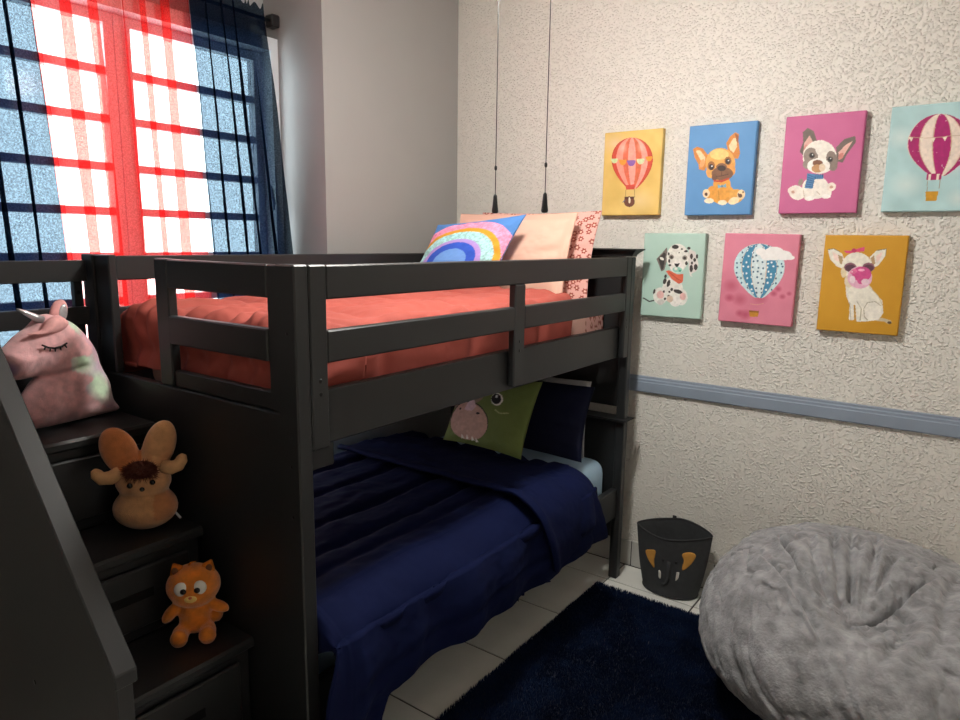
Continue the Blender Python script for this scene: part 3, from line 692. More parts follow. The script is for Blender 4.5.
def c_tan(p):
    o, d, li_ = (206, 128, 52), (150, 84, 34), (240, 206, 160)
    p.po([(100, 238), (130, 222), (170, 235), (206, 280), (204, 335), (180, 385), (140, 375), (140, 345), (112, 295)], o); p.po([(120, 250), (150, 246), (185, 290), (182, 335), (158, 322)], li_); p.el(165, 335, 16, 30, (222, 160, 100), 20)
    p.po([(334, 200), (360, 155), (398, 126), (424, 140), (420, 190), (430, 270), (415, 305), (380, 300), (345, 250)], o); p.po([(352, 215), (385, 165), (408, 165), (408, 225), (385, 265), (360, 245)], li_); p.po([(395, 135), (420, 150), (418, 200), (405, 190)], d)
    p.el(300, 540, 88, 72, (224, 158, 62)); p.el(302, 480, 62, 60, (224, 158, 62)); p.el(395, 560, 58, 48, (226, 164, 76), -20)
    p.el(292, 335, 104, 104, (224, 162, 80)); p.el(285, 275, 66, 36, (240, 200, 122)); p.el(225, 395, 34, 40, (222, 160, 82)); p.el(365, 380, 32, 42, (220, 150, 70))
    p.el(228, 352, 26, 30, (150, 94, 44)); p.el(345, 318, 24, 28, (150, 94, 44)); p.el(305, 405, 76, 46, (124, 84, 58)); p.el(300, 360, 38, 26, (130, 88, 62)); p.el(250, 430, 20, 22, (110, 74, 50))
    p.el(228, 360, 17, 20, (44, 34, 32)); p.el(344, 322, 17, 19, (44, 34, 32)); p.el(232, 354, 5, 5, (230, 230, 230)); p.el(348, 316, 5, 5, (230, 230, 230)); p.el(300, 368, 30, 19, (50, 36, 32)); p.li([(302, 385), (300, 420)], 4, (60, 40, 32)); p.li([(262, 425), (300, 420), (350, 408)], 5, (80, 50, 40))
    p.po([(240, 448), (300, 450), (352, 432), (352, 444), (302, 464), (246, 460)], (190, 66, 40))
    p.el(230, 545, 38, 58, (222, 152, 58), 10); p.el(318, 545, 38, 62, (222, 154, 60)); p.el(210, 590, 34, 18, (244, 222, 190)); p.el(304, 602, 32, 17, (244, 222, 190)); p.el(385, 590, 40, 24, (244, 214, 170), -20)
    p.el(190, 540, 25, 30, (236, 206, 166), 10); p.el(436, 548, 28, 34, (236, 206, 160), 20); p.el(190, 545, 11, 12, (90, 60, 50)); p.el(430, 555, 15, 14, (90, 58, 48)); p.el(450, 532, 6, 8, (90, 58, 48)); p.el(418, 545, 6, 8, (90, 58, 48))
    p.po([(272, 478), (300, 490), (330, 472), (332, 500), (302, 494), (275, 506)], (110, 168, 190)); p.el(302, 490, 8, 9, (80, 130, 160)); p.li([(275, 520), (282, 580)], 4, (180, 116, 40))
canvas(1.397, 2.248, [(80, 85), (553, 48), (500, 685), (32, 690)], (92, 146, 198), c_tan, 'blue canvas with a tan bulldog puppy in a bow tie', mott=3, seed=4)

def c_pied(p):
    w, gq = (238, 230, 220), (110, 98, 90)
    p.po([(180, 170), (210, 143), (248, 165), (272, 238), (236, 290), (185, 318), (160, 290), (182, 230)], gq); p.po([(190, 235), (222, 190), (246, 235), (216, 292), (182, 288)], (224, 176, 164)); p.el(200, 270, 14, 24, (206, 140, 130))
    p.po([(388, 265), (440, 215), (508, 196), (512, 235), (456, 310), (430, 362), (388, 350)], gq); p.po([(402, 296), (450, 250), (494, 226), (440, 312), (404, 345)], (232, 182, 170)); p.el(418, 320, 16, 22, (206, 130, 120), 30)
    p.el(258, 515, 84, 72, w); p.el(140, 545, 52, 44, w, 30); p.el(285, 325, 106, 104, w); p.el(230, 318, 46, 52, (148, 132, 122)); p.el(362, 350, 36, 64, (136, 120, 110), -10); p.el(205, 370, 26, 28, (150, 136, 126))
    p.el(298, 270, 40, 50, w); p.el(278, 378, 72, 46, (244, 238, 230)); p.el(272, 362, 32, 20, (126, 84, 58)); p.el(270, 396, 36, 26, (190, 144, 96)); p.el(300, 390, 20, 24, (226, 206, 180))
    for x, y in ((236, 314), (350, 340)): p.el(x, y, 19, 19, (96, 82, 74)); p.el(x, y, 13, 14, (40, 34, 34)); p.el(x + 4, y - 5, 4, 4, (235, 235, 235))
    p.po([(206, 424), (310, 436), (306, 460), (252, 462), (240, 522), (188, 516), (204, 462)], (74, 128, 176))
    for k in range(6): p.li([(192 + 4 * k, 505 - 14 * k), (242 + 3 * k, 512 - 12 * k)], 4, (42, 76, 120))
    for k in range(4): p.li([(262 + 14 * k, 432), (258 + 14 * k, 460)], 4, (42, 76, 120))
    p.el(216, 562, 36, 36, w); p.el(322, 545, 38, 42, w); p.el(222, 582, 30, 14, (248, 242, 236)); p.el(326, 572, 28, 14, (248, 242, 236)); p.el(112, 532, 28, 26, (240, 226, 214)); p.el(358, 512, 30, 26, (240, 226, 214), -20)
    p.el(116, 540, 11, 10, (200, 156, 136)); p.el(358, 514, 11, 10, (200, 156, 136)); p.el(165, 480, 14, 24, (150, 130, 120), 20); p.li([(265, 540), (285, 560)], 4, (190, 170, 150)); p.li([(180, 530), (190, 585)], 4, (200, 180, 160))
canvas(1.817, 2.251, [(80, 77), (578, 38), (515, 680), (22, 675)], (198, 100, 146), c_pied, 'magenta canvas with a grey and white bulldog puppy in a blue scarf', mott=3, seed=5)

def c_magenta(p):
    for x, y, r in ((150, 250, 110), (420, 400, 120), (180, 520, 120), (480, 600, 90)): p.el(x, y, r, r * .7, (206, 224, 222), soft=1)
    g = (-1, -.97, -.62, -.22, .36, .72, .97, 1)
    m, t = p.balloon(370, 113, 290, 470, 186, 40, g, ((226, 200, 190), (166, 20, 100), (236, 218, 204), (172, 22, 108), (236, 218, 204), (166, 20, 100), (226, 200, 190)), -.05)
    for b in (-.62, -.22, .36, .72): p.put(m & (np.abs(t - b) < .018), (214, 176, 150))
    p.put(m & (vnoise(p.x / 8, p.y / 8, 77) > .955), (240, 220, 220))
    for x, y in ((205, 258), (332, 262), (398, 256), (265, 262)): p.po([(x - 14, y - 12), (x + 15, y - 12), (x + 2, y + 15)], (238, 226, 206))
    p.li([(195, 246), (265, 252), (332, 250), (420, 242), (520, 236)], 3, (200, 170, 140)); p.po([(296, 460), (385, 456), (376, 492), (294, 494)], (172, 30, 100)); p.po([(306, 460), (322, 460), (318, 494), (304, 494)], (240, 220, 206)); p.po([(352, 458), (370, 458), (364, 492), (350, 494)], (240, 220, 206))
    p.li([(299, 494), (298, 565)], 3, (160, 130, 90)); p.li([(372, 492), (362, 562)], 3, (160, 130, 90)); p.po([(288, 562), (364, 558), (350, 614), (290, 616)], (206, 150, 30))
canvas(2.208, 2.253, [(98.6, 74.9), (641, 27), (554.6, 672), (31, 678)], (176, 210, 212), c_magenta, 'pale blue canvas with a magenta and cream hot air balloon', mott=8, seed=6)

def c_dal(p):
    w, k = (228, 224, 216), (58, 52, 50)
    p.li([(55, 518), (78, 530), (100, 542), (132, 534)], 9, (50, 46, 46)); p.el(268, 455, 76, 92, w); p.el(180, 500, 52, 60, w); p.el(334, 505, 44, 58, w)
    p.po([(222, 152), (190, 190), (146, 238), (184, 326), (206, 314), (228, 230)], (120, 110, 104)); p.po([(160, 235), (200, 190), (214, 200), (200, 300), (186, 318)], k); p.el(186, 235, 16, 10, w, 30)
    p.po([(378, 160), (428, 182), (452, 268), (440, 318), (400, 340), (412, 362), (392, 352), (380, 290)], (214, 208, 202))
    for x, y, a, b in ((400, 215, 10, 20), (432, 290, 14, 22), (400, 300, 12, 26), (424, 240, 10, 14), (440, 215, 8, 16), (405, 262, 8, 12)): p.el(x, y, a, b, k)
    p.el(300, 225, 80, 98, w); p.el(297, 290, 52, 44, (236, 230, 224))
    for x, y, a, b in ((282, 150, 25, 15), (380, 158, 12, 10), (360, 180, 14, 8), (330, 165, 7, 6), (240, 250, 8, 14), (245, 280, 10, 8), (365, 265, 10, 14), (235, 200, 7, 10), (310, 190, 5, 5)): p.el(x, y, a, b, k)
    p.el(255, 222, 19, 17, (150, 140, 130)); p.el(352, 226, 19, 17, (150, 140, 130)); p.el(256, 224, 11, 11, (60, 54, 50)); p.el(352, 228, 11, 11, (60, 54, 50)); p.po([(276, 268), (318, 266), (306, 288), (296, 294), (286, 288)], (40, 36, 38))
    p.el(300, 312, 36, 20, (150, 204, 184)); p.el(290, 305, 12, 10, w); p.el(318, 318, 9, 8, (90, 160, 140)); p.po([(216, 322), (240, 316), (300, 345), (346, 340), (340, 400), (312, 412), (262, 380), (230, 340)], (212, 100, 72)); p.li([(240, 330), (300, 375), (330, 390)], 4, (170, 66, 50))
    for x, y, a, b in ((210, 395, 12, 22), (238, 410, 12, 26), (215, 360, 9, 14), (262, 452, 10, 12), (308, 466, 34, 14), (246, 470, 8, 8), (135, 470, 8, 18), (205, 470, 8, 10), (215, 520, 8, 9), (320, 545, 12, 8), (196, 545, 8, 12), (240, 500, 8, 10)): p.el(x, y, a, b, k, 15)
    p.el(290, 535, 42, 38, (236, 230, 224)); p.el(180, 492, 26, 28, (226, 180, 174)); p.el(344, 500, 22, 26, (226, 180, 174)); p.el(250, 520, 24, 24, (214, 190, 170)); p.el(182, 545, 24, 20, (206, 200, 194))
canvas(1.204, 1.760, [(55, 55), (500, 52), (470, 660), (35, 640)], (176, 204, 192), c_dal, 'mint canvas with a spotted puppy in a red bandana', mott=3, seed=7)

def c_blueb(p):
    for x, y, r in ((130, 390, 60), (190, 480, 60), (120, 470, 40), (230, 580, 50), (190, 570, 35), (450, 410, 30), (480, 460, 26), (525, 440, 22), (420, 440, 30), (330, 470, 60)): p.el(x, y, r, r * .8, (190, 86, 112) if r < 55 else (196, 96, 120), soft=.8)
    g = (-1, -.70, -.32, .28, .70, 1); te, pa = (64, 136, 172), (196, 222, 226)
    m, t = p.balloon(320, 118, 268, 470, 172, 24, g, (pa, te, (214, 228, 230), te, pa), .0)
    for b in (-.70, -.32, .28, .70): p.put(m & (np.abs(t - b) < .014), (206, 190, 170))
    gx, gy = np.round(p.x / 34), np.round(p.y / 34); r = np.random.default_rng(5); J = r.random((64, 64, 2)) - .5
    j = J[gx.astype(int) % 64, gy.astype(int) % 64]; d = np.hypot(p.x - gx * 34 - j[..., 0] * 18, p.y - gy * 34 - j[..., 1] * 18) < 6.5
    isT = ((np.abs(t + .51) < .19) | (np.abs(t - .49) < .21)); p.put(m & d & isT, (232, 240, 240)); p.put(m & d & ~isT, (46, 92, 120))
    for a in ((372, 196, 46, 30), (420, 176, 66, 40), (480, 192, 60, 32), (520, 206, 38, 16), (330, 170, 36, 24), (400, 205, 70, 20)): p.el(*a, (240, 238, 236), tex=.06)
    p.li([(262, 508), (300, 516), (352, 506)], 3, (220, 160, 140)); p.po([(252, 552), (322, 554), (314, 594), (258, 592)], (200, 138, 44)); p.po([(252, 552), (322, 554), (320, 566), (254, 564)], (150, 96, 30))
canvas(1.593, 1.760, [(88, 53), (595, 55), (540, 660), (42, 620)], (216, 128, 150), c_blueb, 'pink canvas with a blue spotted hot air balloon and a white cloud', mott=5, seed=8, w=.320, tilt=-.012)

def c_chi(p):
    w, s_ = (234, 228, 214), (176, 166, 140)
    p.po([(430, 570), (470, 578), (520, 592), (528, 606), (508, 618), (480, 600), (430, 596)], (206, 190, 160)); p.el(512, 606, 14, 9, (90, 70, 50))
    p.po([(112, 146), (150, 140), (205, 172), (222, 220), (204, 266), (168, 250), (128, 208)], w); p.po([(176, 178), (208, 190), (212, 245), (192, 235)], (176, 146, 106)); p.po([(140, 158), (180, 182), (186, 225), (155, 210)], (240, 214, 204)); p.li([(112, 146), (150, 140), (190, 160)], 5, (130, 116, 90))
    p.po([(384, 194), (428, 152), (492, 142), (482, 190), (440, 246), (404, 262)], w); p.po([(390, 200), (412, 180), (420, 235), (402, 246)], (180, 150, 112)); p.po([(425, 185), (468, 160), (452, 205), (428, 232)], (240, 212, 202)); p.li([(428, 152), (492, 142), (486, 185)], 5, (130, 116, 90))
    p.po([(226, 340), (380, 370), (430, 430), (466, 470), (472, 545), (440, 590), (350, 600), (300, 600), (286, 520), (282, 590), (250, 592), (254, 490), (232, 440)], w); p.el(300, 250, 98, 86, w); p.el(300, 340, 74, 60, w)
    p.el(404, 535, 64, 58, (238, 232, 220)); p.li([(345, 520), (370, 480), (420, 474), (456, 500)], 5, s_); p.li([(345, 520), (350, 570), (370, 590)], 5, s_); p.li([(286, 500), (290, 580)], 12, (190, 140, 40)); p.li([(300, 470), (330, 520), (322, 590)], 4, s_); p.li([(255, 480), (262, 590)], 4, s_); p.el(250, 345, 30, 40, (222, 206, 178)); p.el(215, 290, 18, 34, (222, 204, 170)); p.li([(380, 380), (440, 440), (468, 500)], 4, (200, 186, 150))
    p.po([(214, 152), (262, 152), (300, 142), (352, 128), (350, 158), (300, 160), (262, 168), (232, 168)], (214, 74, 116)); p.el(282, 152, 16, 14, (190, 50, 96))
    for x in (258, 376): p.el(x, 258, 40, 29, (142, 92, 106)); p.el(x, 262, 33, 22, (92, 56, 72))
    p.el(320, 322, 80, 70, (228, 176, 198)); p.el(332, 300, 62, 46, (206, 74, 136)); p.el(330, 345, 26, 20, (208, 84, 142)); p.el(280, 285, 24, 14, (224, 110, 156), -20); p.el(272, 335, 18, 24, (238, 214, 222)); p.el(355, 350, 26, 20, (236, 204, 216)); p.el(330, 275, 22, 8, (240, 170, 200)); p.el(270, 285, 5, 5, (240, 220, 230))
canvas(2.014, 1.756, [(97, 53), (638, 57), (560, 690), (38, 652)], (206, 150, 34), c_chi, 'mustard canvas with a white puppy in sunglasses blowing pink bubble gum', mott=3, seed=9)

# ---------------------------------------------------------------- plush toys
def blob(name, balls, material, parent=None, vox=.006, smooth=6, colfn=None, F3=None):
    """One continuous stuffed body: ellipsoids (centre, radii, rotation) fused and smoothed. F3 = (origin, right, front, up)."""
    bm = bmesh.new()
    for c, r, rot in balls:
        q = bmesh.ops.create_uvsphere(bm, u_segments=24, v_segments=14, radius=1)
        for v in q['verts']:
            w = Vector((v.co.x * r[0], v.co.y * r[1], v.co.z * r[2]))
            if rot is not None: w = rot @ w
            v.co = w + Vector(c)
    me = bpy.data.meshes.new(name + '_tmp'); bm.to_mesh(me); bm.free()
    o = bpy.data.objects.new(name + '_tmp', me); COL.objects.link(o)
    r = o.modifiers.new('r', 'REMESH'); r.mode = 'VOXEL'; r.voxel_size = vox
    s = o.modifiers.new('s', 'SMOOTH'); s.iterations = smooth; s.factor = .5
    dg = bpy.context.evaluated_depsgraph_get(); me2 = bpy.data.meshes.new_from_object(o.evaluated_get(dg))
    bpy.data.objects.remove(o); bpy.data.meshes.remove(me)
    L = np.empty(len(me2.vertices) * 3); me2.vertices.foreach_get('co', L); L = L.reshape(-1, 3)
    F = [tuple(p.vertices) for p in me2.polygons]; bpy.data.meshes.remove(me2)
    cols = lin(colfn(L)) if colfn else None
    return mesh_obj(name, to_world(L, F3), F, material, parent, True, cols=cols)
def to_world(L, F3):
    o, rt, fr_, up = [np.array(a, float) for a in F3]
    return o + L[:, :1] * rt + L[:, 1:2] * fr_ + L[:, 2:3] * up
def face_frame(o, ang, k=1.0):            # local: x right (as seen by the viewer), -y towards the viewer, z up
    rt = (k * math.cos(ang), k * math.sin(ang), 0); fr_ = (-k * math.sin(ang), k * math.cos(ang), 0); return (o, rt, fr_, (0, 0, k))
def rotY(d): return Matrix.Rotation(math.radians(d), 3, 'Y')
def rotX(d): return Matrix.Rotation(math.radians(d), 3, 'X')
def lball(name, c, r, m, parent, F3, rot=None, n=14):
    V = []; F = []; k = n // 2
    for i in range(k + 1):
        ph = math.pi * i / k
        for j in range(n):
            t = 2 * math.pi * j / n; v = Vector((r[0] * math.sin(ph) * math.cos(t), r[1] * math.sin(ph) * math.sin(t), r[2] * math.cos(ph)))
            V.append((rot @ v if rot is not None else v) + Vector(c))
    for i in range(k):
        for j in range(n): F.append((i * n + j, (i + 1) * n + j, (i + 1) * n + (j + 1) % n, i * n + (j + 1) % n))
    return mesh_obj(name, to_world(np.array([v[:] for v in V]), F3), F, m, parent, True)
def ltube(name, pts, r, m, parent, F3, n=10):
    return tube(name, [tuple(q) for q in to_world(np.array(pts, float), F3)], r, m, parent, n)
M_EYE = mat('glossy_black_eye', (.012, .008, .008), .15)

# tan bunny with horns and a brown tuft, on the second tread
FB = face_frame((.652, -2.308, .858), math.radians(55), .95)
bun = tag(empty('plush_bunny', FB[0]), 'tan plush bunny with curled horns and a brown fur tuft on the middle stair', 'plush toy')
def bcol(L):
    C = np.empty((len(L), 3)); C[:] = (206, 150, 100); n = fbm(L[:, 0] * 30 + 9, L[:, 2] * 30 + 9, 5)
    k = (L[:, 2] > .20) & (L[:, 0] < 0); C[k] = (204, 122, 66); k = (L[:, 2] < .12) & (L[:, 0] > .03) & (L[:, 2] > .04); C[k] = (196, 128, 78)
    return C * (.9 + .2 * n)[:, None]
bd = blob('body', [((0, 0, .070), (.094, .066, .070), None), ((0, 0, .060), (.085, .062, .060), None), ((0, -.005, .158), (.080, .058, .062), None), ((0, 0, .13), (.07, .05, .05), None),
             ((-.062, .006, .252), (.052, .030, .080), rotY(-20)), ((.050, .006, .262), (.047, .030, .082), rotY(18)), ((-.04, 0, .20), (.04, .035, .04), None), ((.035, 0, .205), (.04, .035, .04), None)], M_PLUSH, bun, .0055, 5, bcol, FB)
M_TAN = mat('tan_plush', L3(208, 160, 112), .95, .1, 60, .5, 420, .003)
ltube('horn', [(-.060, -.02, .192), (-.085, -.03, .182), (-.108, -.036, .184), (-.120, -.036, .198), (-.121, -.036, .208), (-.120, -.036, .214)], [.021, .020, .019, .017, .014, .006], M_TAN, bun, FB)
ltube('horn', [(.060, -.02, .200), (.084, -.03, .198), (.104, -.036, .206), (.114, -.036, .222), (.114, -.036, .234), (.112, -.036, .240)], [.021, .020, .019, .017, .014, .006], M_TAN, bun, FB)
for x, z in ((-.030, .162), (.032, .167)): lball('eye', (x, -.062, z), (.0085, .006, .0085), M_EYE, bun, FB)
lball('nose', (.003, -.066, .149), (.0075, .006, .0070), M_EYE, bun, FB)
V = []; F = []
for k in range(900):
    a = rng.random() * 2 * math.pi; el = math.acos(1 - 1.25 * rng.random()); d = np.array([math.sin(el) * math.cos(a) * 1.3, -abs(math.cos(el)) * .9 - .25, math.sin(el) * math.sin(a)]); d /= np.linalg.norm(d)
    b = np.array([0, -.042, .200]) + d * np.array([.036, .018, .022]); e = b + d * (.014 + .014 * rng.random()) + rng.normal(0, .003, 3); s_ = np.cross(d, rng.normal(0, 1, 3)); s_ = s_ / np.linalg.norm(s_) * .0016
    i = len(V); V += [b - s_, b + s_, e]; F.append((i, i + 1, i + 2))
tf = mesh_obj('fur_tuft', to_world(np.array(V), FB), F, mat('brown_fur', L3(96, 46, 32), .8, .2, 90), bun); tf['kind'] = 'stuff'
lball('tuft_core', (0, -.040, .200), (.046, .026, .030), mat('brown_fur', None), bun, FB)
# small care label
t_ = to_world(np.array([[.080, .008, .036], [.094, .006, .016], [.099, .010, .018], [.085, .012, .038]]), FB); mesh_obj('sewn_label', np.concatenate([t_, t_ + [0, 0, .001]]), [(0, 1, 2, 3), (7, 6, 5, 4), (0, 4, 5, 1), (1, 5, 6, 2), (2, 6, 7, 3), (3, 7, 4, 0)], M_FRAME, bun)

# orange cat sitting on the first visible tread
FC = face_frame((.850, -2.288, .582), math.radians(52))
cat_ = tag(empty('plush_cat', FC[0]), 'small orange plush cat sitting on the lowest visible stair', 'plush toy')
def ccol(L):
    C = np.empty((len(L), 3)); C[:] = (226, 128, 30); n = fbm(L[:, 0] * 60 + 9, L[:, 2] * 60 + 9, 6); C[(L[:, 2] < .018) & (L[:, 1] < -.045)] = (190, 100, 26)
    return C * (.88 + .24 * n)[:, None]
blob('body', [((0, 0, .150), (.074, .058, .062), None), ((0, -.004, .135), (.066, .055, .045), None), ((0, .004, .068), (.046, .042, .052), None), ((0, 0, .045), (.044, .042, .040), None),
              ((-.062, -.012, .078), (.017, .017, .036), rotY(40)), ((.062, -.012, .084), (.017, .017, .036), rotY(-62)), ((-.036, -.045, .026), (.023, .040, .024), None), ((.036, -.045, .026), (.023, .040, .024), None),
              ((-.037, -.066, .026), (.024, .018, .026), None), ((.037, -.066, .026), (.024, .018, .026), None), ((.056, .020, .045), (.018, .030, .024), None)], M_PLUSH, cat_, .005, 3, ccol, FC)
M_OR = mat('orange_plush', L3(214, 118, 28), .95, .1, 60, .5, 420, .003); M_BRN = mat('brown_felt', L3(120, 70, 40), .9, .1, 60)
for sx in (-1, 1):
    e = prism('ear', [(sx * .060, .186), (sx * .052, .220), (sx * .022, .206)], 'y', -.012, .012, M_OR, cat_, .004, True)
    me = e.data; cvt = np.array([v.co[:] for v in me.vertices]) + np.array(WORLD_LOC[e.name]); W_ = to_world(cvt, FC)
    for v, w in zip(me.vertices, W_): v.co = Vector(w) - Vector(W_.mean(0))
    e.location = Vector(W_.mean(0)) - WORLD_LOC[cat_.name]; WORLD_LOC[e.name] = Vector(W_.mean(0))
    ei = lball('inner_ear', (sx * .045, -.013, .203), (.009, .003, .011), M_BRN, e, FC)
M_WHT = mat('white_felt', L3(226, 222, 214), .8, .03, 60); M_CRM = mat('cream_plush', L3(236, 204, 120), .95, .08, 60, .4, 400, .002)
for sx in (-1, 1):
    e = lball('eye', (sx * .024 - .002, -.049, .164), (.019, .009, .020), M_WHT, cat_, FC, rotX(-6)); lball('pupil', (sx * .018 - .002, -.0575, .160), (.0085, .003, .0085), M_EYE, e, FC)
lball('muzzle', (-.002, -.054, .135), (.018, .010, .011), M_CRM, cat_, FC); lball('nose', (-.002, -.063, .142), (.005, .004, .0035), mat('pink_felt', L3(206, 104, 70), .8), cat_, FC)
ltube('hair_wisp', [(-.010, 0, .209), (-.004, 0, .218), (.010, 0, .220)], [.003, .0025, .001], M_OR, cat_, FC, 6)

# pink unicorn head pillow on the top landing
UO = np.array((.330, -2.322, 1.139)); UH = np.array((-.2, .98, 0)) / math.hypot(.2, .98); UN = np.array((.98, .2, 0)) / math.hypot(.2, .98)
uni = tag(empty('unicorn_pillow', tuple(UO)), 'pink unicorn head shaped plush pillow on the top stair landing', 'plush toy')
OUT = np.array([(-0.2251, 0.2405), (-0.2226, 0.2113), (-0.2095, 0.177), (-0.1914, 0.1603), (-0.1599, 0.1583), (-0.1331, 0.1596), (-0.1563, 0.1347), (-0.1796, 0.1061), (-0.1913, 0.0755), (-0.192, 0.0394), (-0.1741, 0.0138), (-0.1449, 0.0067), (-0.0517, 0.0035), (0.0508, 0.0035), (0.1036, 0.0035), (0.1194, 0.0168), (0.0999, 0.0528), (0.0937, 0.108), (0.0699, 0.1653), (0.0571, 0.2196), (0.0243, 0.2753), (-0.0091, 0.3104), (-0.0462, 0.3276), (-0.075, 0.3394), (-0.1041, 0.3348), (-0.1364, 0.3083), (-0.1701, 0.2885), (-0.2069, 0.2582)])
def resample(P, n):
    # closed Catmull-Rom
    Q = []; m = len(P)
    for i in range(m):
        p0, p1, p2, p3 = P[i - 1], P[i], P[(i + 1) % m], P[(i + 2) % m]
        for t in np.linspace(0, 1, n, endpoint=False): Q.append(.5 * (2 * p1 + (p2 - p0) * t + (2 * p0 - 5 * p1 + 4 * p2 - p3) * t * t + (3 * p1 - p0 - 3 * p2 + p3) * t ** 3))
    return np.array(Q)
def seg_dist(X, Y, Q):
    best = np.full(X.shape, 9.); bx = X.copy(); by = Y.copy(); ins = np.zeros(X.shape, bool)
    for (x0, y0), (x1, y1) in zip(Q, np.roll(Q, -1, 0)):
        t = np.clip(((X - x0) * (x1 - x0) + (Y - y0) * (y1 - y0)) / ((x1 - x0) ** 2 + (y1 - y0) ** 2 + 1e-12), 0, 1); px, py = x0 + t * (x1 - x0), y0 + t * (y1 - y0)
        d = np.hypot(X - px, Y - py); k = d < best; best = np.where(k, d, best); bx = np.where(k, px, bx); by = np.where(k, py, by)
        ins ^= ((y0 > Y) != (y1 > Y)) & (X < (x1 - x0) * (Y - y0) / (y1 - y0 + 1e-12) + x0)
    return best, bx, by, ins
def inflate(name, Q, thick, sat, place, material, parent, colfn=None, step=.005, off=0.0, extra=None):
    """A stuffed shape with the outline Q: two bulged faces that meet along the outline. place(a, b, c) -> world."""
    x0, y0 = Q.min(0) - step; x1, y1 = Q.max(0) + step; xs_ = np.arange(x0, x1 + step, step); ys_ = np.arange(y0, y1 + step, step)
    X, Y = np.meshgrid(xs_, ys_, indexing='ij'); d, bx, by, ins = seg_dist(X, Y, Q)
    cell = ins[:-1, :-1] | ins[1:, :-1] | ins[:-1, 1:] | ins[1:, 1:]; use = np.zeros(X.shape, bool)
    use[:-1, :-1] |= cell; use[1:, :-1] |= cell; use[:-1, 1:] |= cell; use[1:, 1:] |= cell
    out = use & ~ins; X = np.where(out, bx, X); Y = np.where(out, by, Y); d = np.where(out, 0, d)
    hgt = thick * np.sqrt(np.clip(1 - (1 - np.clip(d / sat, 0, 1)) ** 2, 0, 1))
    if extra is not None: hgt = hgt + extra(X, Y) * np.clip(d / .02, 0, 1)
    idx = -np.ones(X.shape, int); idx[use] = np.arange(use.sum()); n = use.sum()
    a, b, h = X[use], Y[use], hgt[use]; oo = out[use]
    V = np.concatenate([place(a, b, h + off), place(a, b, np.where(oo, 0, -h * .8) + off)])
    q = np.argwhere(cell); f = np.stack([idx[q[:, 0], q[:, 1]], idx[q[:, 0] + 1, q[:, 1]], idx[q[:, 0] + 1, q[:, 1] + 1], idx[q[:, 0], q[:, 1] + 1]], -1)
    m = np.concatenate([np.arange(n), np.where(oo, np.arange(n), n + np.arange(n))]); fb = m[n + f][:, ::-1]
    C = None
    if colfn is not None: c = colfn(a, b); C = lin(np.concatenate([c, c]))
    keep = np.unique(np.concatenate([f.ravel(), fb.ravel()])); re_ = -np.ones(2 * n, int); re_[keep] = np.arange(len(keep))
    return mesh_obj(name, V[keep], re_[np.concatenate([f, fb])], material, parent, True, cols=None if C is None else C[keep])
lean = .10
def uplace(a, b, c): return UO + a[:, None] * UH + b[:, None] * np.array((-.06, 0, .998)) + c[:, None] * UN
def ucol(a, b):
    C = np.empty((len(a), 3)); C[:] = (232, 176, 178); n = fbm(a * 60 + 9, b * 60 + 9, 8); big = fbm(a * 14 + 9, b * 14 + 9, 18)
    # mane band along the back of the head and neck
    MQ = np.array([(-.0356, .3037), (.0203, .231), (.0079, .2071), (-.0509, .2093), (-.0544, .1723), (.0082, .1363), (-.0249, .1036), (.0545, .0318), (.13, .0), (.14, .1), (.12, .2), (.08, .26), (.04, .32), (-.03, .35)])
    _, _, _, ins = seg_dist(a, b, resample(MQ, 4)); M = np.empty((len(a), 3)); M[:] = (206, 180, 198)
    M = M * (1 - sstep(.35, .65, big))[:, None] + np.array((222, 164, 176)) * sstep(.35, .65, big)[:, None]
    for (x, y, r) in ((-.020, .190, .045), (.035, .095, .048), (.02, .120, .035), (-.015, .300, .03)):
        w = np.clip(1.3 - np.hypot(a - x, b - y) / r, 0, 1)[:, None]; M = M * (1 - w) + np.array((204, 228, 196)) * w
    C[ins] = M[ins]; w = np.clip(1.2 - np.hypot(a + .228, b - .19) / .028, 0, 1)[:, None]; C = C * (1 - w) + np.array((96, 84, 150)) * w
    return C * (.88 + .22 * n)[:, None]
def uextra(X, Y):
    g = -.016 * np.exp(-((Y - (.163 + .12 * (X + .09))) / .010) ** 2) * sstep(.02, -.03, X) * sstep(-.17, -.12, X)     # crease under the jaw
    return g + (fbm(X * 25 + 9, Y * 25 + 9, 3) - .5) * .012
inflate('head', resample(OUT, 5), .062, .085, uplace, M_PLUSH, uni, ucol, .005, 0, uextra)
A1 = lambda *p: np.array(p, float)
def uP(a, b, c): return tuple(uplace(A1(a), A1(b), A1(c))[0])
EL = -.018
eye = tube('eyelashes', [uP(a + EL, b, c) for a, b, c in ((-.1234, .2591, .0635), (-.108, .250, .066), (-.0883, .2454, .067), (-.068, .248, .067), (-.0497, .2558, .066))], [.0026, .0036, .0036, .0036, .0026], M_EYE, uni, 6)
for (a, b, c, d) in ((-.116, .254, -.120, .245), (-.102, .248, -.104, .238), (-.088, .2454, -.088, .235), (-.073, .247, -.070, .237), (-.058, .251, -.052, .242)):
    tube('lash', [uP(a + EL, b, .067), uP(c + EL, d, .066)], [.003, .0018], M_EYE, eye, 6)
M_PNK = mat('pink_plush', L3(232, 170, 168), .95, .1, 60, .5, 420, .003); M_SIL = mat('silver_fabric', L3(205, 205, 208), .3, .1, 90, .4, 120, .002, metal=.7)
ear = inflate('ear', resample(np.array([(-.062, .315), (-.055, .350), (-.038, .374), (-.012, .376), (-.002, .352), (-.012, .318), (-.035, .305)]), 5), .014, .02, uplace, M_PNK, uni, None, .004, -.012)
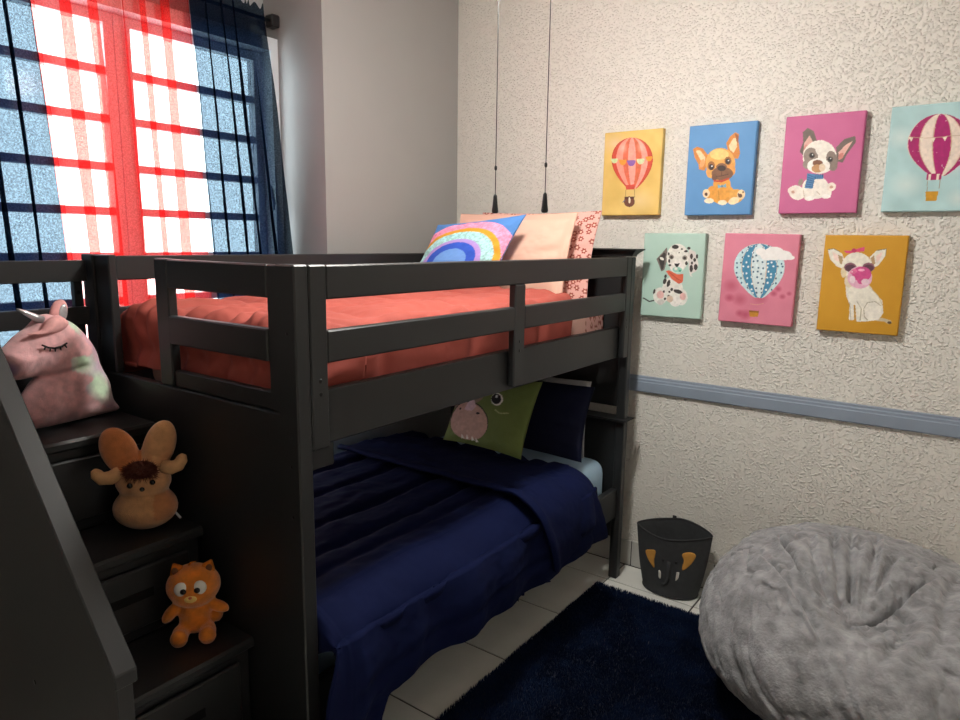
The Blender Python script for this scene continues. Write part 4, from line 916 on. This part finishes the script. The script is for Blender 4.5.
inflate('ear_lining', resample(np.array([(-.040, .322), (-.036, .350), (-.024, .364), (-.013, .360), (-.012, .335), (-.022, .318)]), 5), .004, .008, uplace, M_SIL, ear, None, .003, .0015)
inflate('ear', resample(np.array([(-.170, .293), (-.130, .300), (-.105, .328), (-.070, .338), (-.045, .312), (-.075, .288), (-.125, .284)]), 5), .020, .02, uplace, M_PNK, uni, None, .004, .045)
tube('horn', [uP(-.105, .325, .02), uP(-.125, .336, .02), uP(-.150, .351, .02), uP(-.172, .364, .02)], [.013, .010, .007, .002], M_SIL, uni, 10)

# ---------------------------------------------------------------- elephant basket
BX, BY = 1.478, -.128
M_FELT = mat('charcoal_felt', L3(56, 57, 59), .95, .12, 40, .4, 300, .002); M_FELTI = mat('dark_felt_lining', L3(44, 44, 46), .95, .1, 40)
bk = tag(empty('storage_basket', (BX, BY, 0)), 'charcoal felt storage basket with an elephant face and tan ears by the wall', 'basket')
def bsec(th, t):
    """Outer wall of the basket at angle th and height fraction t: an oval base turning into a pinched lens rim."""
    c, s_ = np.cos(th), np.sin(th); rx = .137 + .055 * t + .006 * np.sin(t * math.pi); ry = .094 - .000 * t
    lens = np.sign(s_) * (1 - np.abs(c) ** 1.45) ** .95 * (.105) ; ov = s_ * ry
    y = ov * (1 - sstep(.25, 1, t)) + lens * sstep(.25, 1, t); x = c * rx
    z = .315 * t + t ** 2 * (.030 * (c * .5 + 0) + .020 * (s_ > 0) * np.abs(s_) - .018 * (s_ < 0) * np.abs(s_))
    return BX + x, BY + y, z + .002
n, m = 96, 24
th, tt = np.meshgrid(np.linspace(0, 2 * math.pi, n, endpoint=False), np.linspace(0, 1, m), indexing='ij'); Pb = np.stack(bsec(th, tt), -1)
cen = np.array((BX, BY, 0)); Pi = Pb.copy(); Pi[..., :2] = cen[:2] + (Pb[..., :2] - cen[:2]) * .955; Pi[:, 0, 2] = .008
def loopfaces(off, flip):
    i, j = np.meshgrid(np.arange(n), np.arange(m - 1), indexing='ij'); a = i * m + j + off; b = ((i + 1) % n) * m + j + off; f = np.stack([a, b, b + 1, a + 1], -1).reshape(-1, 4); return f[:, ::-1] if flip else f
top_o = np.arange(n) * m + m - 1
F = [tuple(f) for f in loopfaces(0, False)] + [tuple(f) for f in loopfaces(n * m, True)] + [(top_o[i], top_o[(i + 1) % n], top_o[(i + 1) % n] + n * m, top_o[i] + n * m) for i in range(n)]
F += [tuple((np.arange(n) * m)[::-1]), tuple(np.arange(n) * m + n * m)]
mesh_obj('basket_wall', np.concatenate([Pb.reshape(-1, 3), Pi.reshape(-1, 3)]), F, M_FELT, bk, True)
rim = [tuple(Pb[i % n, -1] * .5 + Pi[i % n, -1] * .5 + np.array((0, 0, .001))) for i in range(n + 1)]
tube('rim_binding', rim, .0055, M_FELTI, bk, 8)
hm = [tuple(Pb[i % n, 0] + np.array((0, 0, .006))) for i in range(n + 1)]; tube('base_binding', hm, .005, M_FELTI, bk, 8)
def bfront(dx, z, off=.0):
    """Point on the front wall at horizontal offset dx and height z."""
    t = np.clip(z / .305, 0, 1); best = None
    ths = np.linspace(math.pi * 1.03, math.pi * 1.97, 240)[:, None]; X, Y, Z = bsec(ths, t[None] * np.ones_like(ths)); i = np.argmin(np.abs(X - BX - dx[None]), 0); j = np.arange(len(dx))
    return np.stack([X[i, j], Y[i, j] - off, Z[i, j]], -1)
def felt_patch(name, poly, material, thick=.003, label=None, parent=bk):
    Q = resample(np.array(poly, float), 4)
    o = inflate(name, Q, thick, .003, lambda a, b, c: bfront(a, b, .0015) + c[:, None] * np.array((0, -1, 0)), material, parent, None, .006)
    return o
M_TANF = mat('tan_felt', L3(204, 146, 66), .95, .06, 60); M_DKF = mat('dark_felt', L3(30, 30, 31), .95)
felt_patch('elephant_ear', [(-.114, .192), (-.106, .208), (-.090, .217), (-.058, .230), (-.050, .216), (-.056, .177), (-.053, .132), (-.088, .158)], M_TANF)
felt_patch('elephant_ear', [(.076, .236), (.100, .248), (.126, .240), (.132, .220), (.112, .180), (.082, .155), (.085, .205)], M_TANF)
felt_patch('elephant_eye', [(-.008, .198), (-.001, .190), (-.008, .182), (-.015, .190)], M_DKF); felt_patch('elephant_eye', [(.052, .199), (.059, .191), (.052, .183), (.045, .191)], M_DKF)
felt_patch('elephant_tusk', [(-.028, .130), (-.018, .126), (-.014, .095), (-.021, .086), (-.029, .104)], M_WHT); felt_patch('elephant_tusk', [(.058, .140), (.071, .142), (.068, .112), (.055, .096), (.057, .118)], M_WHT)
tr = [tuple(q) for q in bfront(np.array([.020, .022, .022, .016, .004, -.010]), np.array([.190, .150, .110, .080, .066, .064]), .002)]; tube('elephant_trunk', tr, [.010, .010, .009, .008, .007, .006], M_FELT, bk, 8)
x_, y_, z_ = bsec(np.array(1.75), np.array(1.0)); box('loop_tab', (float(x_) - .008, float(x_) + .012), (float(y_) - .006, float(y_) + .001), (float(z_) - .002, float(z_) + .018), M_FELTI, bk, .002)

# ---------------------------------------------------------------- rug
rug = tag(empty('shag_rug', (1.95, -1.15, 0)), 'dark navy shag rug on the tiles beside the bed', 'rug')
rx0, rx1, ry0, ry1 = 1.165, 2.765, -2.10, -.312
box('rug_backing', (rx0, rx1), (ry0, ry1), (.001, .008), mat('navy_rug_backing', L3(14, 22, 44), .95, .1, 30), rug, .002)
NB = 330000
bx = rx0 - .004 + rng.random(NB) * (rx1 - rx0 + .008); by = ry0 + rng.random(NB) * (ry1 - ry0 + .008)
near = (by > -1.75); bx, by = bx[near], by[near]; NB = len(bx)
ln = .012 + .004 * rng.random(NB); an = rng.random(NB) * 2 * math.pi; nap = fbm(bx * 5, by * 5, 61) * 2 * math.pi * 2; tl = .25 + .2 * rng.random(NB)
tx = ln * tl * (np.cos(an) * .6 + np.cos(nap) * .7); ty = ln * tl * (np.sin(an) * .6 + np.sin(nap) * .7); wx = -np.sin(an) * .0017; wy = np.cos(an) * .0017
z0_ = np.full(NB, .007); V = np.empty((NB, 3, 3)); V[:, 0] = np.stack([bx - wx, by - wy, z0_], -1); V[:, 1] = np.stack([bx + wx, by + wy, z0_], -1); V[:, 2] = np.stack([bx + tx, by + ty, z0_ + ln], -1)
o = mesh_obj('rug_pile', V.reshape(-1, 3), np.arange(NB * 3).reshape(-1, 3), mat('navy_rug_pile', L3(19, 34, 64), .9, .25, 12, spec=.1), rug); o['kind'] = 'stuff'

# ---------------------------------------------------------------- bean bag
CX, CY = 2.395, -.640
nu, nv = 560, 330
ph = np.linspace(0, 2 * math.pi, nu, endpoint=False)[:, None] * np.ones((1, nv)); la = np.ones((nu, 1)) * np.linspace(0, math.pi, nv)[None]
sx, sy, sz = np.sin(la) * np.cos(ph), np.sin(la) * np.sin(ph), np.cos(la)
pw = lambda a, e: np.sign(a) * np.abs(a) ** e
X = .575 * pw(sx, .92); Y = .575 * pw(sy, .92); Z = .316 * pw(sz, .85)
lo = sstep(.1, -.9, sz); X = X * (1 - .14 * lo ** 2); Y = Y * (1 - .14 * lo ** 2)
Z = np.where(sz < 0, Z * .92, Z); Z = np.maximum(Z, -.29)
Z = Z + .10 * sstep(-.2, 1, sz) * (-.55 * X / .575 + .25 * Y / .575)            # left lobe stands higher
DX, DY = -.03, -.20
r = np.hypot((X - DX) * 1.0, (Y - DY) * 1.0); an = np.arctan2(Y - DY, X - DX); up = sstep(.0, .5, sz)
dent = (-.120 * np.exp(-((X - DX) ** 2 / .17 ** 2 + (Y - DY) ** 2 / .15 ** 2)) + .030 * np.exp(-((X + .30) ** 2 + (Y + .30) ** 2) / .16 ** 2)) * up
cre = np.zeros_like(r)
def groove(pts, wd, dep, lip=.0):
    best = np.full(X.shape, 9.); side = np.zeros(X.shape); along = np.zeros(X.shape); n_ = len(pts) - 1
    for i_, ((x0, y0), (x1, y1)) in enumerate(zip(pts, pts[1:])):
        t = np.clip(((X - x0) * (x1 - x0) + (Y - y0) * (y1 - y0)) / ((x1 - x0) ** 2 + (y1 - y0) ** 2), 0, 1); d = np.hypot(X - x0 - t * (x1 - x0), Y - y0 - t * (y1 - y0)); k = d < best
        best = np.where(k, d, best); side = np.where(k, np.sign((x1 - x0) * (Y - y0) - (y1 - y0) * (X - x0)), side); along = np.where(k, (i_ + t) / n_, along)
    fade = np.clip(along * 5 + .25, 0, 1) * np.clip((1 - along) * 5 + .25, 0, 1)
    return fade * (-dep * np.exp(-(best / wd) ** 2) + lip * np.exp(-((best - wd * 1.8) / (wd * 1.2)) ** 2) * (side < 0))
cre = groove([(-.337, .032), (-.279, -.096), (-.217, -.192), (-.14, -.265), (-.068, -.297), (-.005, -.305)], .011, .062, .022)
cre += groove([(-.379, -.099), (-.29, -.227), (-.173, -.355), (-.088, -.46)], .013, .022, .012)
cre += groove([(-.06, -.255), (.002, -.228), (.057, -.145), (.106, -.062), (.164, .053)], .012, .038, .012)
cre += groove([(.11, -.148), (.105, -.272), (.079, -.402), (.043, -.473)], .020, .018, .006) + groove([(-.05, -.27), (.02, -.285), (.09, -.25)], .014, .022, .008)
for q_ in ([(-.05, -.187), (-.098, .025), (-.119, .24)], [(-.02, -.129), (-.024, .083), (-.037, .25)], [(.005, -.095), (.045, .12)], [(-.084, -.187), (-.143, -.009), (-.176, .164)], [(-.12, -.22), (-.20, -.06), (-.24, .08)], [(-.07, -.17), (-.075, .0), (-.08, .16)]):
    cre += groove(q_, .011, .018, .008)
cre += groove([(-.034, -.30), (-.101, -.42), (-.148, -.52)], .022, .010, .004) + groove([(.221, .109), (.197, -.082), (.201, -.267), (.17, -.40)], .020, .020, .008)
rip = .004 * np.sin(an * 17 + 4 * fbm(X * 5 + 9, Y * 5 + 9, 71)) * np.exp(-((r - .16) / .10) ** 2)
und = .8 * (fbm(X * 4 + 9 + Z * 3, Y * 4 + 9 - Z * 2, 72) - .5) * .050 + (fbm(X * 11 + 9 + Z * 7, Y * 11 + 9, 73) - .5) * .020 + (fbm(X * 30 + 9, Y * 30 + Z * 25 + 9, 74) - .5) * .007
rdg = fbm(X * 7 + 9 + Z * 5, Y * 7 + 9 - Z * 4, 75, 3); und = und - .016 * np.clip(1 - np.abs(rdg - .5) * 9, 0, 1) ** 2; rdg2 = fbm(X * 17 + 9 + Z * 9, Y * 17 + 9 - Z * 12, 76, 3); und = und - .007 * np.clip(1 - np.abs(rdg2 - .5) * 8, 0, 1) ** 2
Pn = np.stack([X, Y, Z], -1); nr = Pn / (np.linalg.norm(Pn, axis=-1, keepdims=True) + 1e-9)
Pn = Pn + nr * (und * sstep(-.95, -.6, sz))[..., None]; Pn[..., 2] += (dent + (cre + rip) * up)
Pn[..., 2] = np.maximum(Pn[..., 2], -.29)
Vb = Pn + np.array((CX, CY, 0.316)); Vb[..., 1] = np.minimum(Vb[..., 1], -.022)
i, j = np.meshgrid(np.arange(nu), np.arange(nv - 1), indexing='ij'); a = i * nv + j; b = ((i + 1) % nu) * nv + j
nap = fbm(X * 9 + 9 + Z * 4, Y * 9 + 9, 81); nap2 = fbm(X * 26 + 9 + Z * 8, Y * 26 + 9 + Z * 9, 82)
tone = 1 + .16 * (sstep(.42, .62, nap) - .5) + .25 * (nap2 - .5)
Cb = lin(np.array((140, 140, 143))) * tone[..., None]
bb = mesh_obj('bean_bag', Vb.reshape(-1, 3), np.stack([a, b, b + 1, a + 1], -1).reshape(-1, 4), mat('grey_plush_cover', (1, 1, 1), .95, .34, 22, .8, 120, .005, attr='Col', sheen=.2, detail=9), None, True, cols=Cb.reshape(-1, 3))
tag(bb, 'big grey plush bean bag with a creased hollow beside the wall', 'bean bag')
